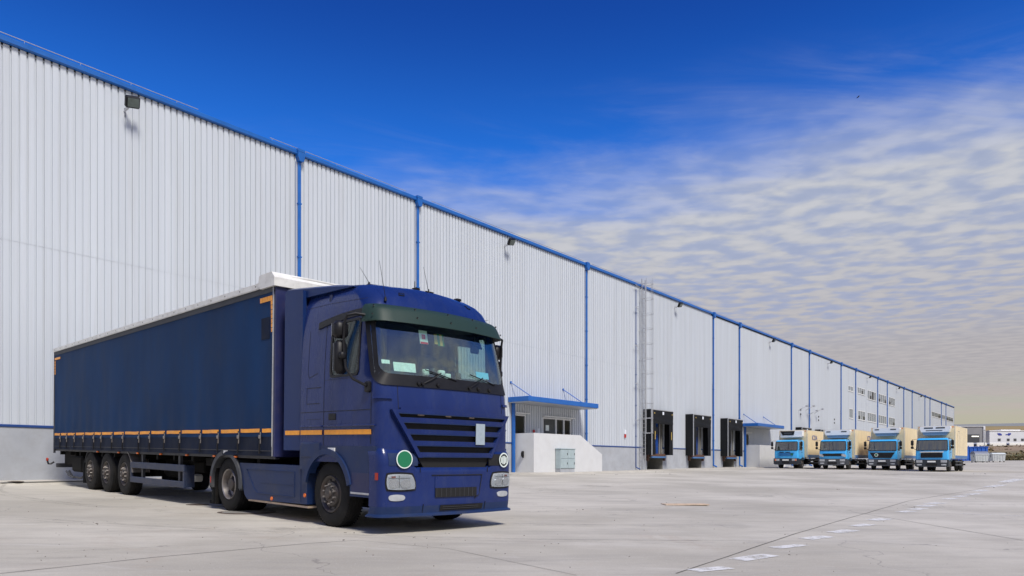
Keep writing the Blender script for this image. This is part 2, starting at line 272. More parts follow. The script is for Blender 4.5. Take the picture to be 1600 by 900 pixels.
# ------------------------------------------------------------------ mesh tools
class MB:
    def __init__(s): s.v = []; s.f = []
    def add(s, vs, fs):
        k = len(s.v); s.v += [tuple(p) for p in vs]; s.f += [tuple(i + k for i in f) for f in fs]; return s
    def box(s, x0, x1, y0, y1, z0, z1, b=0., rot=None, piv=None):
        if b <= 0:
            vs = [(x, y, z) for z in (z0, z1) for y in (y0, y1) for x in (x0, x1)]
            fs = [(0, 2, 3, 1), (4, 5, 7, 6), (0, 1, 5, 4), (2, 6, 7, 3), (0, 4, 6, 2), (1, 3, 7, 5)]
        else:
            b = min(b, (x1 - x0) * .49, (y1 - y0) * .49, (z1 - z0) * .49); vs = []; ix = {}
            for a in range(3):
                for i in (0, 1):
                    for j in (0, 1):
                        for k in (0, 1):
                            p = [(x0, x1)[i], (y0, y1)[j], (z0, z1)[k]]
                            for q, sgn in enumerate((i, j, k)):
                                if q != a: p[q] += b if sgn == 0 else -b
                            ix[(a, i, j, k)] = len(vs); vs.append(tuple(p))
            fs = []
            for a in range(3):
                o = [q for q in range(3) if q != a]
                for sd_ in (0, 1):
                    q = []
                    for u, w in ((0, 0), (1, 0), (1, 1), (0, 1)):
                        c = [0, 0, 0]; c[a] = sd_; c[o[0]] = u; c[o[1]] = w; q.append(ix[(a, *c)])
                    fs.append(tuple(q))
                for u in (0, 1):
                    for w in (0, 1):
                        q = []
                        for fa, e in ((o[0], 0), (o[0], 1), (o[1], 1), (o[1], 0)):
                            c = [0, 0, 0]; c[a] = e; c[o[0]] = u; c[o[1]] = w; q.append(ix[(fa, *c)])
                        fs.append(tuple(q))
            for i in (0, 1):
                for j in (0, 1):
                    for k in (0, 1): fs.append((ix[(0, i, j, k)], ix[(1, i, j, k)], ix[(2, i, j, k)]))
        if rot:
            p0 = Vector(piv or ((x0 + x1) / 2, (y0 + y1) / 2, (z0 + z1) / 2)); vs = [rot @ (Vector(v) - p0) + p0 for v in vs]
        return s.add(vs, fs)
    def prism(s, pts, axis, a, b):       # pts 2D in the two other axes (in order), extruded along axis
        n = len(pts)
        def mk(p, q):
            return [(q, p[0], p[1]), (p[0], q, p[1]), (p[0], p[1], q)][axis]
        vs = [mk(p, a) for p in pts] + [mk(p, b) for p in pts]
        return s.add(vs, [tuple(range(n)), tuple(range(2 * n - 1, n - 1, -1))] + [(i, (i + 1) % n, n + (i + 1) % n, n + i) for i in range(n)])
    def tube(s, pts, r, n=8, cap=True):
        pts = [Vector(p) for p in pts]; m = len(pts); vs = []; up = None
        for i, p in enumerate(pts):
            d = (pts[min(i + 1, m - 1)] - pts[max(i - 1, 0)]).normalized()
            if up is None: up = Vector((0, 0, 1)) if abs(d.z) < .9 else Vector((1, 0, 0))
            u = d.cross(up).normalized(); w = u.cross(d); up = w
            rr = r[i] if isinstance(r, (list, tuple)) else r
            vs += [p + (u * math.cos(6.28318 * k / n) + w * math.sin(6.28318 * k / n)) * rr for k in range(n)]
        fs = [(i * n + k, i * n + (k + 1) % n, (i + 1) * n + (k + 1) % n, (i + 1) * n + k) for i in range(m - 1) for k in range(n)]
        if cap: fs += [tuple(range(n - 1, -1, -1)), tuple((m - 1) * n + k for k in range(n))]
        return s.add(vs, fs)
    def lathe(s, prof, c=(0, 0, 0), axis=0, n=32, a0=0., a1=2 * math.pi):
        full = abs(a1 - a0) > 6.28; m = n if full else n + 1; vs = []
        for (t, r) in prof:
            for k in range(m):
                a = a0 + (a1 - a0) * k / n; u, w = r * math.cos(a), r * math.sin(a)
                p = [(t, u, w), (u, t, w), (u, w, t)][axis]; vs.append((p[0] + c[0], p[1] + c[1], p[2] + c[2]))
        fs = [(i * m + k, i * m + (k + 1) % m, (i + 1) * m + (k + 1) % m, (i + 1) * m + k) for i in range(len(prof) - 1) for k in range(n if full else n)]
        return s.add(vs, fs)
    def grid(s, fn, nu, nv, skip=None, flip=False):
        vs = [fn(i / nu, j / nv) for j in range(nv + 1) for i in range(nu + 1)]; w = nu + 1
        fs = [((j * w + i), (j * w + i + 1), ((j + 1) * w + i + 1), ((j + 1) * w + i)) for j in range(nv) for i in range(nu) if not (skip and skip(i, j))]
        return s.add(vs, fs)
    def slab(s, fn, nu, nv):             # fn(u,v,k): k=0 inner face, k=1 outer face -> closed thin solid
        w = nu + 1; K = (nu + 1) * (nv + 1)
        vs = [fn(i / nu, j / nv, k) for k in (0, 1) for j in range(nv + 1) for i in range(nu + 1)]
        fs = []
        for j in range(nv):
            for i in range(nu):
                q = (j * w + i, j * w + i + 1, (j + 1) * w + i + 1, (j + 1) * w + i); fs += [q[::-1], tuple(x + K for x in q)]
        bd = [(i, i + 1) for i in range(nu)] + [(nu + j * w, nu + (j + 1) * w) for j in range(nv)] + [(nv * w + i + 1, nv * w + i) for i in range(nu - 1, -1, -1)] + [((j + 1) * w, j * w) for j in range(nv - 1, -1, -1)]
        fs += [(a, b, b + K, a + K) for a, b in bd]
        return s.add(vs, fs)
    def mesh(s, name, m, smooth=35):
        me = bpy.data.meshes.new(name); me.from_pydata(s.v, [], s.f); me.materials.append(m); me.validate()
        import bmesh
        bm = bmesh.new(); bm.from_mesh(me); bmesh.ops.recalc_face_normals(bm, faces=bm.faces); bm.to_mesh(me); bm.free()
        if smooth: me.shade_smooth(); me.set_sharp_from_angle(angle=R(smooth))
        return me
    def build(s, name, m, parent=None, smooth=35, kind=None, label=None, loc=None):
        o = bpy.data.objects.new(name, s.mesh(name, MT[m] if isinstance(m, str) else m, smooth)); S.collection.objects.link(o)
        if parent is not None: o.parent = parent
        if kind: o['kind'] = kind
        if label: o['label'] = label
        if loc: o.location = loc
        return o
def inst(me, name, parent, loc=(0, 0, 0), rz=0., scale=None, label=None):
    o = bpy.data.objects.new(name, me); S.collection.objects.link(o); o.parent = parent; o.location = loc; o.rotation_euler = (0, 0, rz)
    if scale: o.scale = scale
    if label: o['label'] = label
    return o
def thing(name, label, cat, loc=(0, 0, 0), rz=0., group=None, mw=None):
    o = bpy.data.objects.new(name, None); S.collection.objects.link(o); o.empty_display_size = .2
    if mw is not None: o.matrix_world = mw
    else: o.location = loc; o.rotation_euler = (0, 0, rz)
    o['label'] = label; o['category'] = cat
    if group: o['group'] = group
    return o
def tag(o, label, cat, group=None):
    o['label'] = label; o['category'] = cat
    if group: o['group'] = group
    return o
def copy_thing(o, loc, rz=None, label=None):
    def cp(a, par):
        c = a.copy(); S.collection.objects.link(c)
        if par is not None: c.parent = par
        for k in a.children: cp(k, c)
        return c
    c = cp(o, None); c.location = loc
    if rz is not None: c.rotation_euler = (0, 0, rz)
    if label: c['label'] = label
    return c

# ================================================================== LARGE STRUCTURE
# yard sheet
def lin(a, b, n): return [a + (b - a) * i / n for i in range(n + 1)]
ys = lin(-95, -40, 11) + lin(-39, -3, 36)[0:] + [-2.6, -2.3, -2.15, -2.0, -1.5, -.8, -.2, .3]
xs = lin(-70, 0, 14) + lin(2, 133, 66)
mb = MB(); vs = [(x, y, zg(x, y)) for y in ys for x in xs]; nx = len(xs)
mb.add(vs, [(j * nx + i, j * nx + i + 1, (j + 1) * nx + i + 1, (j + 1) * nx + i) for j in range(len(ys) - 1) for i in range(nx - 1)])
mb.build('yard_pavement', 'yard', kind='structure')
# slab joints of the concrete paving (recess strips follow the sheet)
def strip(mb, p, q, w, lift=.004, n=30, wob=0.):
    p = Vector(p); q = Vector(q); d = (q - p).normalized(); s_ = Vector((-d.y, d.x, 0)).normalized() * w / 2; vs = []
    for i in range(n + 1):
        c = p.lerp(q, i / n); off = s_.normalized() * (wob * noise.noise(Vector((c.x * .6, c.y * .6, 3))))
        k = 1 + (.45 * noise.noise(Vector((c.x * 3, c.y * 3, 1))) if wob or w < .05 else 0)
        for sg in (-1, 1):
            v = c + off + s_ * sg * k; vs.append((v.x, v.y, zg(v.x, v.y) + lift))
    return mb.add(vs, [(2 * i, 2 * i + 1, 2 * i + 3, 2 * i + 2) for i in range(n)])
def pj(name, pts, w, m='joint', lift=.004, wob=.02):
    mb = MB()
    for a, b in zip(pts, pts[1:]):
        A, B = gp(*a), gp(*b); strip(mb, A, B, w, lift, max(6, int((A - B).length / .7)), wob)
    return mb.build(name, m, kind='structure', smooth=0)
pj('slab_joint', [(0, 897), (240, 872), (480, 850), (560, 845)], .014)
pj('slab_joint', [(1058, 897), (1240, 835), (1420, 783), (1598, 747)], .015)
pj('slab_joint', [(560, 845), (700, 858), (900, 900)], .008)
pj('slab_joint', [(0, 755), (130, 752)], .09)
pj('slab_joint', [(800, 772), (1150, 757), (1400, 748), (1598, 743)], .012)
pj('slab_joint', [(870, 742.5), (1010, 739), (1205, 735)], .05)
pj('slab_joint', [(1330, 800), (1598, 845)], .014)
# curved tyre marks left by trucks turning
def arc_marks(c, r, a0, a1, ws, name):
    mb = MB()
    for k, (dr, w) in enumerate(ws):
        n = 40; vs = []
        for i in range(n + 1):
            a = a0 + (a1 - a0) * i / n
            for sg in (-1, 1):
                rr = r + dr + sg * w / 2 * (1 + .6 * noise.noise(Vector((a * 14, dr * 9, k)))); x, y = c[0] + rr * math.cos(a), c[1] + rr * math.sin(a)
                vs.append((x, y, zg(x, y) + .005))
        mb.add(vs, [(2 * i, 2 * i + 1, 2 * i + 3, 2 * i + 2) for i in range(n)])
    return mb.build(name, MT['skid'], kind='structure', smooth=0)
def skid_mat():
    m = bpy.data.materials.new('tyre_mark'); m.use_nodes = True; t = m.node_tree; b = t.nodes['Principled BSDF']; b.inputs['Roughness'].default_value = .9
    b.inputs['Base Color'].default_value = (.07, .066, .06, 1); tc = t.nodes.new('ShaderNodeTexCoord'); n = t.nodes.new('ShaderNodeTexNoise'); n.inputs['Scale'].default_value = 1.6; n.inputs['Detail'].default_value = 8; n.inputs['Roughness'].default_value = .75
    mr = t.nodes.new('ShaderNodeMapRange'); mr.inputs[1].default_value = .42; mr.inputs[2].default_value = .7; mr.inputs[3].default_value = .0; mr.inputs[4].default_value = .28
    t.links.new(tc.outputs['Object'], n.inputs['Vector']); t.links.new(n.outputs[0], mr.inputs[0]); t.links.new(mr.outputs[0], b.inputs['Alpha']); return m
MT['skid'] = skid_mat()
c0 = gp(395, 800)
arc_marks((c0.x - 1.6, c0.y - .4), 2.5, -1.9, .9, [(0, .03), (.09, .04), (.2, .03), (.3, .05), (.42, .02)], 'tyre_mark')
c1 = gp(200, 800); arc_marks((c1.x + 16, c1.y + 4), 16, 2.4, 4.0, [(0, .1), (.2, .06), (2.1, .1), (2.35, .05)], 'tyre_mark')
MT['oil'] = skid_mat(); MT['oil'].node_tree.nodes['Principled BSDF'].inputs['Base Color'].default_value = (.05, .045, .038, 1)
for (px_, py_, r_) in ((1035, 742, .9), (1098, 739, .9), (1150, 737, .8), (1240, 738, 1.0), (1310, 740, 1.0), (1385, 742, 1.1), (930, 760, .7), (430, 828, .35), (690, 822, .5), (250, 778, .5), (1180, 775, .6)):
    c = gp(px_, py_); n = 26; vs = [(c.x, c.y, zg(c.x, c.y) + .0045)]
    for k in range(n): a = 2 * math.pi * k / n; q = r_ * (1 + .45 * noise.noise(Vector((math.cos(a) * 1.5 + px_, math.sin(a) * 1.5, 2)))); x, y = c.x + q * math.cos(a), c.y + q * math.sin(a); vs.append((x, y, zg(x, y) + .0045))
    MB().add(vs, [(0, 1 + k, 1 + (k + 1) % n) for k in range(n)]).build('oil_stain', 'oil', kind='structure', smooth=0)
# painted dashes
for (a, b, hw) in [((1082, 893), (1138, 888), .16), ((1152, 876), (1204, 868), .2), ((1210, 857), (1255, 852), .16), ((1258, 843), (1294, 839), .20), ((1302, 833), (1332, 829), .22), ((1334, 823), (1360, 820), .2), ((1362, 814), (1384, 811), .24),
                   ((1406, 801), (1426, 799), .22), ((1424, 797), (1443, 795), .24), ((1438, 792), (1456, 790), .3), ((1452, 788), (1471, 786), .3), ((1476, 780.6), (1493, 779), .28), ((1493, 777), (1507, 775), .28), ((1510, 773.5), (1530, 771.5), .28), ((1526, 768), (1538, 766), .35), ((1543, 761.5), (1566, 758), .4), ((1568, 754), (1593, 749), .5)]:
    A, B = gp(*a), gp(*b); strip(mb := MB(), A, B, hw * 1.15, .006, 4); mb.build('painted_dash', 'mark', kind='structure', smooth=0)
A, B = gp(1500, 803), gp(1597, 807); strip(mb := MB(), A, B, .07, .006, 12); mb.build('painted_line', 'mark', kind='structure', smooth=0)

# land to the horizon
def zland(x, y):
    D = math.hypot(x, y + 26)
    inside = (-70 < x < 133) and (-95 < y < 80)
    z = zg(x, y) if y > -95 else zg(x, -95)
    if x > 200: z = zg(200, y)
    if x < -70: z = -1.1
    z = min(z, 1.1) - .03
    if -66 < x < 129 and y > -91: z -= .5
    ang = math.atan2(y + 26, x)
    z += 3.5 * sm(x, 134, 205) if x > 0 else 0
    hn = noise.noise(Vector((x * .0016, y * .0016, 2))) * 9 + noise.noise(Vector((x * .006, y * .006, 5))) * 2
    hn2 = noise.noise(Vector((x * .0007, y * .0007, 8))) * 14
    z += (37 + hn * .5) * sm(D, 380, 1000) - 30 * sm(D, 1020, 1350)
    z += (108 + hn2 * .35) * sm(D, 1350, 2700)
    return z
mb = MB(); rs = [8, 20, 40, 60, 80, 95, 105, 112] + [118 + 4 * i for i in range(36)] + [270 + 22 * i for i in range(38)] + [1120 + 90 * i for i in range(20)] + [3200, 4200]
na = 240; vs = [(0, -26, -3)]
for r in rs:
    for k in range(na):
        a = 2 * math.pi * k / na; x, y = r * math.cos(a), -26 + r * math.sin(a); vs.append((x, y, zland(x, y)))
fs = [(0, 1 + k, 1 + (k + 1) % na) for k in range(na)] + [(1 + i * na + k, 1 + (i + 1) * na + k, 1 + (i + 1) * na + (k + 1) % na, 1 + i * na + (k + 1) % na) for i in range(len(rs) - 1) for k in range(na)]
mb.add(vs, fs); mb.build('terrain', 'land', kind='structure')
MT['grass'] = mat('verge_grass', (.08, .095, .03), .9, var=.6, vscale=.3, var_col=(.24, .18, .09))
mb = MB()
for i in range(9000):
    x = 133 + abs(random.gauss(0, 26)); y = random.uniform(-75, 25)
    if noise.noise(Vector((x * .13, y * .13, 0))) < -.15: continue
    z = zland(x, y) - .05; h = random.uniform(.1, .4) * (1.3 if x < 150 else 1); w = random.uniform(.12, .5); a = random.random() * 6.28
    for q in range(2):
        a += 1.4; dx, dy = math.cos(a) * w, math.sin(a) * w
        mb.add([(x - dx, y - dy, z), (x + dx, y + dy, z), (x + random.uniform(-.3, .3), y + random.uniform(-.3, .3), z + h)], [(0, 1, 2)])
mb.build('verge_grass', 'grass', kind='stuff', smooth=0)

# ------------------------------------------------------------------ warehouse
WH = thing('warehouse', 'long silver ribbed metal warehouse with blue gutter and blue downpipes', 'warehouse', (0, 0, 0))
U0, U1, EAVE, PL = -34.0, 195.7, 13.4, 1.63
pipesA = [-21.5, -1.4, 18.5, 40.4, 60.5, 81.1, 100.7, 120.8, 139.7, 159.2, 178.1]; pipesB = [-15, 5.2, 25.3, 46.95, 66.4, 87.4, 108.0, 127.2, 146.9, 164.6, 184.0]
pipes = sorted(pipesA + pipesB)
docks = [48.1, 55.1, 62.1, 82.6, 89.6, 96.6]
doors = [(32.95, 34.05, 1.2, 3.3), (35.7, 38.75, 1.2, 3.25), (67.9, 69.0, 1.2, 3.3)]
wins = []     # (u0,u1,z0,z1,panes)
def upx(px_):
    t = (px_ - 800) / 1155; Zc = 26 / (.6214 - .7835 * t); return Zc * (.7835 + .6214 * t)
for a, b, n in ((1326, 1332, 1), (1340, 1351, 3), (1354.5, 1368, 4), (1372, 1384, 4), (1388, 1397.5, 3)):
    wins.append((upx(a), upx(b), 6.5, 7.8, n))
for a, b, n, z0, z1 in ((1324.5, 1332, 2, 10.1, 10.8), (1339, 1351, 4, 10.1, 11.0), (1354.5, 1368, 4, 9.7, 11.0), (1372, 1384, 4, 9.7, 11.0), (1388, 1397.5, 3, 9.7, 11.0)):
    wins.append((upx(a), upx(b), z0, z1, n))
for a, b in ((1455, 1469.4), (1471, 1476.3), (1478, 1488.5)): wins.append((upx(a), upx(b), 9.8, 10.8, 3))
holes = [(d + .55, d + 3.05, 0, 3.9) for d in docks] + [(a, b, 0, t) for a, b, _, t in doors] + [w[:4] for w in wins]
def segs(uc):
    out = [(PL, EAVE - .2)]
    for (a, b, z0, z1) in holes:
        if a <= uc <= b:
            nn = []
            for (s0, s1) in out:
                if z0 > s0: nn.append((s0, min(s1, z0)))
                if z1 < s1: nn.append((max(s0, z1), s1))
            out = nn
    return [q for q in out if q[1] - q[0] > .01]
pitch = .225
def clad(u0, u1):
    mb = MB(); n = max(1, round((u1 - u0) / pitch)); p = (u1 - u0) / n
    for i in range(n):
        a = u0 + i * p; near = a < 60
        prof = [(a, 0), (a + p * .20, 0), (a + p * .23, -.048), (a + p * .97, -.048), (a + p, 0)] if near else [(a, 0), (a + p * .24, 0), (a + p * .28, -.042), (a + p * .96, -.042), (a + p, 0)]
        ss = []
        for (z0, z1) in segs(a + p / 2): ss += [(z0, 7.3, 0), (7.28, z1, -.006)] if z0 < 7 and z1 > 7.6 else [(z0, z1, 0)]
        for (z0, z1, yo) in ss:
            vs = [(u, y + yo, z) for z in (z0, z1) for u, y in prof]; mb.add(vs, [(k, k + 1, k + 6, k + 5) for k in range(4)])
    return mb
edges = [U0] + pipes + [U1]
for a, b in zip(edges, edges[1:]): clad(a, b).build('cladding_panel', 'clad', WH, smooth=0)
# solid core behind cladding, roof, end walls
mb = MB(); mb.box(U0, U1, 3.2, 62, -.6, EAVE - .3); mb.box(U0, U1, .02, 3.2, 11.2, EAVE - .3); mb.build('end_wall', 'clad', WH, smooth=0)
mb = MB(); mb.prism([(-.05, EAVE - .02), (31, EAVE + 1.1), (62.2, EAVE - .02), (62.2, EAVE - .3), (-.05, EAVE - .3)], 0, U0 - .1, U1 + .1); mb.build('roof', 'roof', WH, smooth=0)
for u in (U0, U1): MB().box(u - .06, u + .06, -.06, 3.3, PL, EAVE - .3).build('corner_flashing', 'blue_trim', WH, smooth=0)
mb = MB(); cuts = sorted([(d + .55, d + 3.05) for d in docks] + [(a, b) for a, b, _, _ in doors]); u = U0; pp = []
for a, b in cuts + [(U1, U1)]:
    while u < a - .01:
        e = min(a, (math.floor(u / 6.0 + 1e-6) + 1) * 6.0); pp.append((u, e)); u = e
    u = max(u, b)
for a, b in pp:
    if b - a > .02: MB().box(a + .006, b - .006, -.045, .25, -.4, PL - .02, .008).build('plinth_panel', 'plinth', WH, smooth=0)
for a, b, z0, t in doors: MB().box(a - .01, b + .01, -.04, .25, -.4, z0, 0).build('plinth_panel', 'plinth', WH, smooth=0)
u = U0
for a, b in cuts + [(U1, U1)]:
    if a - u > .02: MB().box(u, a, -.075, .02, PL - .03, PL + .05, .01).build('drip_flashing', 'blue_dark', WH, smooth=0)
    u = b
# eave: box gutter, dark strip that paints the shade below it, thin pale rail
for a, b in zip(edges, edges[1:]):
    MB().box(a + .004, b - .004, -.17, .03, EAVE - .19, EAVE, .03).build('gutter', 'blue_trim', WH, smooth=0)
MB().box(U0, U1, -.05, .04, EAVE - .26, EAVE - .18).build('eave_shade_strip', 'blue_dark', WH, smooth=0)
rl = [(-30, 14.1), (17.1, 24.5), (26.2, 40), (41, 60), (61, 80)]
for a, b in rl:
    mb = MB(); mb.tube([(a, -.12, EAVE + .075), (b, -.12, EAVE + .075)], .013, 6)
    k = a + .1
    while k < b: mb.tube([(k, -.12, EAVE - .01), (k, -.12, EAVE + .075)], .008, 5); k += 1.6
    mb.build('lightning_rail', 'steel', WH)
def vgp(u): return zg(u, -.2)
for i, u in enumerate(pipes):
    thin = abs(u - 46.95) < .1; w = .045 if thin else .075; mb = MB(); m_ = 'blue_dark' if thin else 'blue_trim'
    zb = vgp(u) + .18
    mb.box(u - w, u + w, -.05 - 1.3 * w, -.05, zb + .12, EAVE - .45, .03)
    mb.tube([(u, -.05 - w*.65, zb + .2), (u, -.05 - w*.65, zb + .02), (u + .04, -.22, zb - .05), (u + .12, -.36, zb - .12)], w * .95, 8)
    for z in (2.4, 4.6, 6.8, 9.0, 11.2): mb.box(u - w - .015, u + w + .015, -.06 - 1.3 * w, -.02, z, z + .05)
    p = mb.build('downpipe', m_, WH)
    if not thin:
        h = MB(); h.prism([(u - .16, EAVE - .06), (u + .16, EAVE - .06), (u + .16, EAVE - .30), (u + .09, EAVE - .46), (u - .09, EAVE - .46), (u - .16, EAVE - .30)], 1, -.26, -.03); h.box(u - .17, u + .17, -.27, -.02, EAVE - .08, EAVE + .04, .01); h.build('hopper', 'blue_trim', p, smooth=0)
        j = MB(); j.box(u - .155, u - .125, -.06, .0, PL, EAVE - .45); j.build('joint_strip', 'blue_dark', p, smooth=0)
for (a, b, z0, z1, n) in wins:
    f = MB(); t = .07
    f.box(a, b, -.052, .02, z0, z0 + t); f.box(a, b, -.052, .02, z1 - t, z1)
    f.box(a, a + t, -.050, .02, z0 + t, z1 - t); f.box(b - t, b, -.050, .02, z0 + t, z1 - t)
    for k in range(1, n): c = a + (b - a) * k / n; f.box(c - .05, c + .05, -.048, .02, z0 + t, z1 - t)
    f.box(a - .05, b + .05, -.10, .02, z0 - .05, z0 - .002)
    fo = f.build('window', 'pvc', WH, smooth=0)
    for k in range(n):
        c0_, c1_ = a + (b - a) * k / n + .05, a + (b - a) * (k + 1) / n - .05
        MB().box(c0_, c1_, -.036, -.030, z0 + t, z1 - t).build('pane', 'pane', fo, smooth=0)
        if random.random() < .93: MB().box(c0_, c1_, -.024, -.018, z0 + t + (0 if random.random() < .7 else .5), z1 - t).build('blind', 'pvc', fo, smooth=0)
    MB().box(a, b, .5, .55, z0, z1).build('room_wall', 'farwhite', fo, smooth=0)
# personnel doors and the glazed front by the stair landing
def door(a, b, z0, z1, n, signs=()):
    f = MB(); t = .09; y0, y1 = -.02, .06
    f.box(a, a + t, y0, y1, z0, z1); f.box(b - t, b, y0, y1, z0, z1); f.box(a + t, b - t, y0 + .002, y1, z1 - t, z1); f.box(a + t, b - t, y0 + .002, y1, z0, z0 + .12)
    f.box(a - .12, b + .12, -.26, .0, z1 + .02, z1 + .08)
    for k in n[1:-1]: f.box(k - .06, k + .06, y0 + .003, y1, z0 + .12, z1 - t)
    o = f.build('door', 'pvc', WH, smooth=0)
    for k0, k1 in zip(n, n[1:]):
        MB().box(k0 + .06, k1 - .06, .015, .03, z0 + .9, z1 - t).build('door_pane', 'pane', o, smooth=0)
        MB().box(k0 + .06, k1 - .06, .0, .035, z0 + .12, z0 + .897).build('door_panel', 'pvc', o, smooth=0)
    MB().box(a + t, b - t, .9, .95, z0, z1).build('room_wall', 'fargrey', o, smooth=0)
    for (c, z, w, h) in signs: MB().box(c - w, c + w, -.004, .012, z - h, z + h).build('notice', 'paper', o, smooth=0)
    MB().box(a, b, .06, .9, z0 - .05, z0 - .01).build('threshold', 'pit', o, smooth=0)
door(32.95, 34.05, 1.2, 3.3, [32.98, 34.02])
door(35.7, 38.75, 1.2, 3.25, [35.74, 37.1, 37.95, 38.71], [(36.2, 2.62, .17, .17), (38.35, 2.0, .12, .14)])
door(67.9, 69.0, 1.2, 3.3, [67.93, 68.97])

# ------------------------------------------------------------------ dock bays
dock_lab = ['black dock shelter nearest the ladder, with yellow tags on its curtains', 'black dock shelter between the ladder dock and the blue downpipe', 'black dock shelter beside the second blue canopy',
            'black dock shelter rising behind the leftmost cream truck', 'black dock shelter behind the second cream truck', 'black dock shelter hidden behind the third cream truck']
def dock(u, lab, full=True):
    T = thing('dock_bay', lab, 'dock', (u, 0, 0), 0, 'loading docks along the warehouse wall'); D = .72; Wd = 3.4; z0, z1 = 1.08, 4.38
    def skirt(x0, x1, zt, zb, name, y=-D):        # hanging rubber sheet, slightly wavy
        mb = MB(); mb.slab(lambda a, b, k: (x0 + (x1 - x0) * a, y + .03 * math.sin(a * 9 + u) * (1 - b) + .012 * math.sin(b * 13 + a * 4) - k * .012, zb + (zt - zb) * b), 8, 10)
        return mb.build(name, 'rubber', T)
    mb = MB(); mb.slab(lambda a, b, k: (.0 + k * .02 + .012 * math.sin(a * 8 + b * 5), -.035 - a * (D - .05), z0 + .02 + (z1 - z0 - .04) * b), 8, 8); mb.build('side_curtain', 'rubber', T)
    mb = MB(); mb.slab(lambda a, b, k: (Wd - k * .02, -.035 - a * (D - .05), z0 + .02 + (z1 - z0 - .04) * b), 8, 8); mb.build('side_curtain', 'rubber', T)
    skirt(.03, .62, z1 - .04, z0 + .03, 'front_curtain'); skirt(Wd - .62, Wd - .03, z1 - .04, z0 + .03, 'front_curtain'); skirt(.03, Wd - .03, z1 - .02, z1 - 1.0, 'head_curtain', -D - .03)
    MB().box(0, Wd, -D, -.04, z1, z1 + .04).build('top_sheet', 'rubber', T, smooth=0)
    f = MB(); f.box(-.02, .03, -D - .05, -D + .02, z0, z1 + .03, .008); f.box(Wd - .03, Wd + .02, -D - .02, -D + .02, z0, z1); f.box(.03, Wd - .03, -D - .05, -D + .02, z1 - .02, z1 + .04, .008); f.build('shelter_frame', 'steel', T, smooth=0)
    for x in ((.42, Wd - .36) if full else ()): MB().box(x - .035, x + .035, -D - .075, -D - .045, z0 + 1.15, z0 + 1.75).build('yellow_tag', 'yellow', T, smooth=0)
    MB().box(1.55, 1.78, -D - .09, -D - .07, z1 - .32, z1 - .1).build('dock_number_plate', 'signwhite', T, smooth=0)
    for x in (.3, Wd - .3): MB().lathe([(0, 0), (0, .05), (.03, .05), (.03, 0)], (x, -D - .1, z1 - .25), 1, 10).build('marker_lamp', 'yellow', T)
    # door, recess and tracks
    d = MB(); nP = 5
    for k in range(nP): d.box(.75, 2.5, .04, .09, 1.2 + k * .52 + .006, 1.2 + (k + 1) * .52 - .006, .01)
    do = d.build('dock_door', 'dockblue', T, smooth=0); MB().box(.72, 2.88, .30, .34, 1.2, 3.88).build('inner_door', 'fargrey', T, smooth=0); MB().box(1.95, 2.4, .01, .038, 2.65, 3.2, .02).build('door_window', 'fardark', do, smooth=0)
    r = MB(); r.box(.56, .72, .0, .3, 1.2, 3.88); r.box(2.88, 3.04, .0, .3, 1.2, 3.88); r.box(.72, 2.88, .0, .3, 3.8, 3.88); r.build('door_reveal', 'pit', T, smooth=0)
    t = MB(); t.tube([(2.62, .0, 1.2), (2.62, .0, 3.8)], .035, 8); t.tube([(.85, .2, 1.2), (.85, .2, 3.8)], .035, 8); t.build('door_track', 'steel', T)
    lv = MB(); lv.box(.6, 3.0, -.30, .6, .96, 1.19, .01); lv.build('dock_leveller', 'pitleveller', T, smooth=0)
    MB().box(.62, 2.98, -.36, -.303, .88, 1.0, .01).build('leveller_lip', 'lvlblue', T, smooth=0)
    for x in (.42, 3.02): MB().box(x - .0, x + .22, -.2, -.05, .68, 1.15, .03).build('bumper_block', 'pitleveller', T, smooth=0)
    g = zg(u, -.3); p = MB(); p.box(.56, 3.04, 1.2, 1.3, -.4, .95); p.box(.52, .56, -.04, 1.25, -.4, .95); p.box(3.04, 3.08, -.04, 1.25, -.4, .95); p.box(.56, 3.04, .0, 1.25, -.3, g + .03); p.box(.56, 3.04, .0, 1.25, .90, .955); p.build('leveller_pit', 'pit', T, smooth=0)
    return T
for u, lab in zip(docks, dock_lab): dock(u, lab, u == docks[0])

# ------------------------------------------------------------------ canopies and stair landings
def canopy(u, lab):
    T = thing('entrance_canopy', lab, 'canopy', (u, 0, 0)); w = 7.25
    MB().box(0, w, -1.5, -.06, 3.92, 4.2, .015).build('canopy_roof', 'blue_trim', T, smooth=0)
    MB().box(.05, w - .05, -1.45, -.08, 3.88, 3.918).build('canopy_soffit', 'steel', T, smooth=0)
    for x in (1.0, 6.2): mb = MB(); mb.tube([(x - .75, -.06, 5.05), (x, -1.05, 4.2)], .028, 8); mb.lathe([(-.02, 0), (-.02, .07), (.02, .07), (.02, 0)], (x - .75, -.07, 5.05), 1, 10); mb.build('tie_rod', 'blue_trim', T)
    g = zg(u, -1.4); MB().box(.28, .44, -.24, -.09, g - .05, 3.9, .01).build('canopy_post', 'blue_trim', T, smooth=0)
    return T
canopy(32.35, 'blue flat canopy over the entrance beside the big blue truck'); canopy(67.25, 'blue flat canopy over the farther entrance, behind the dock shelters')
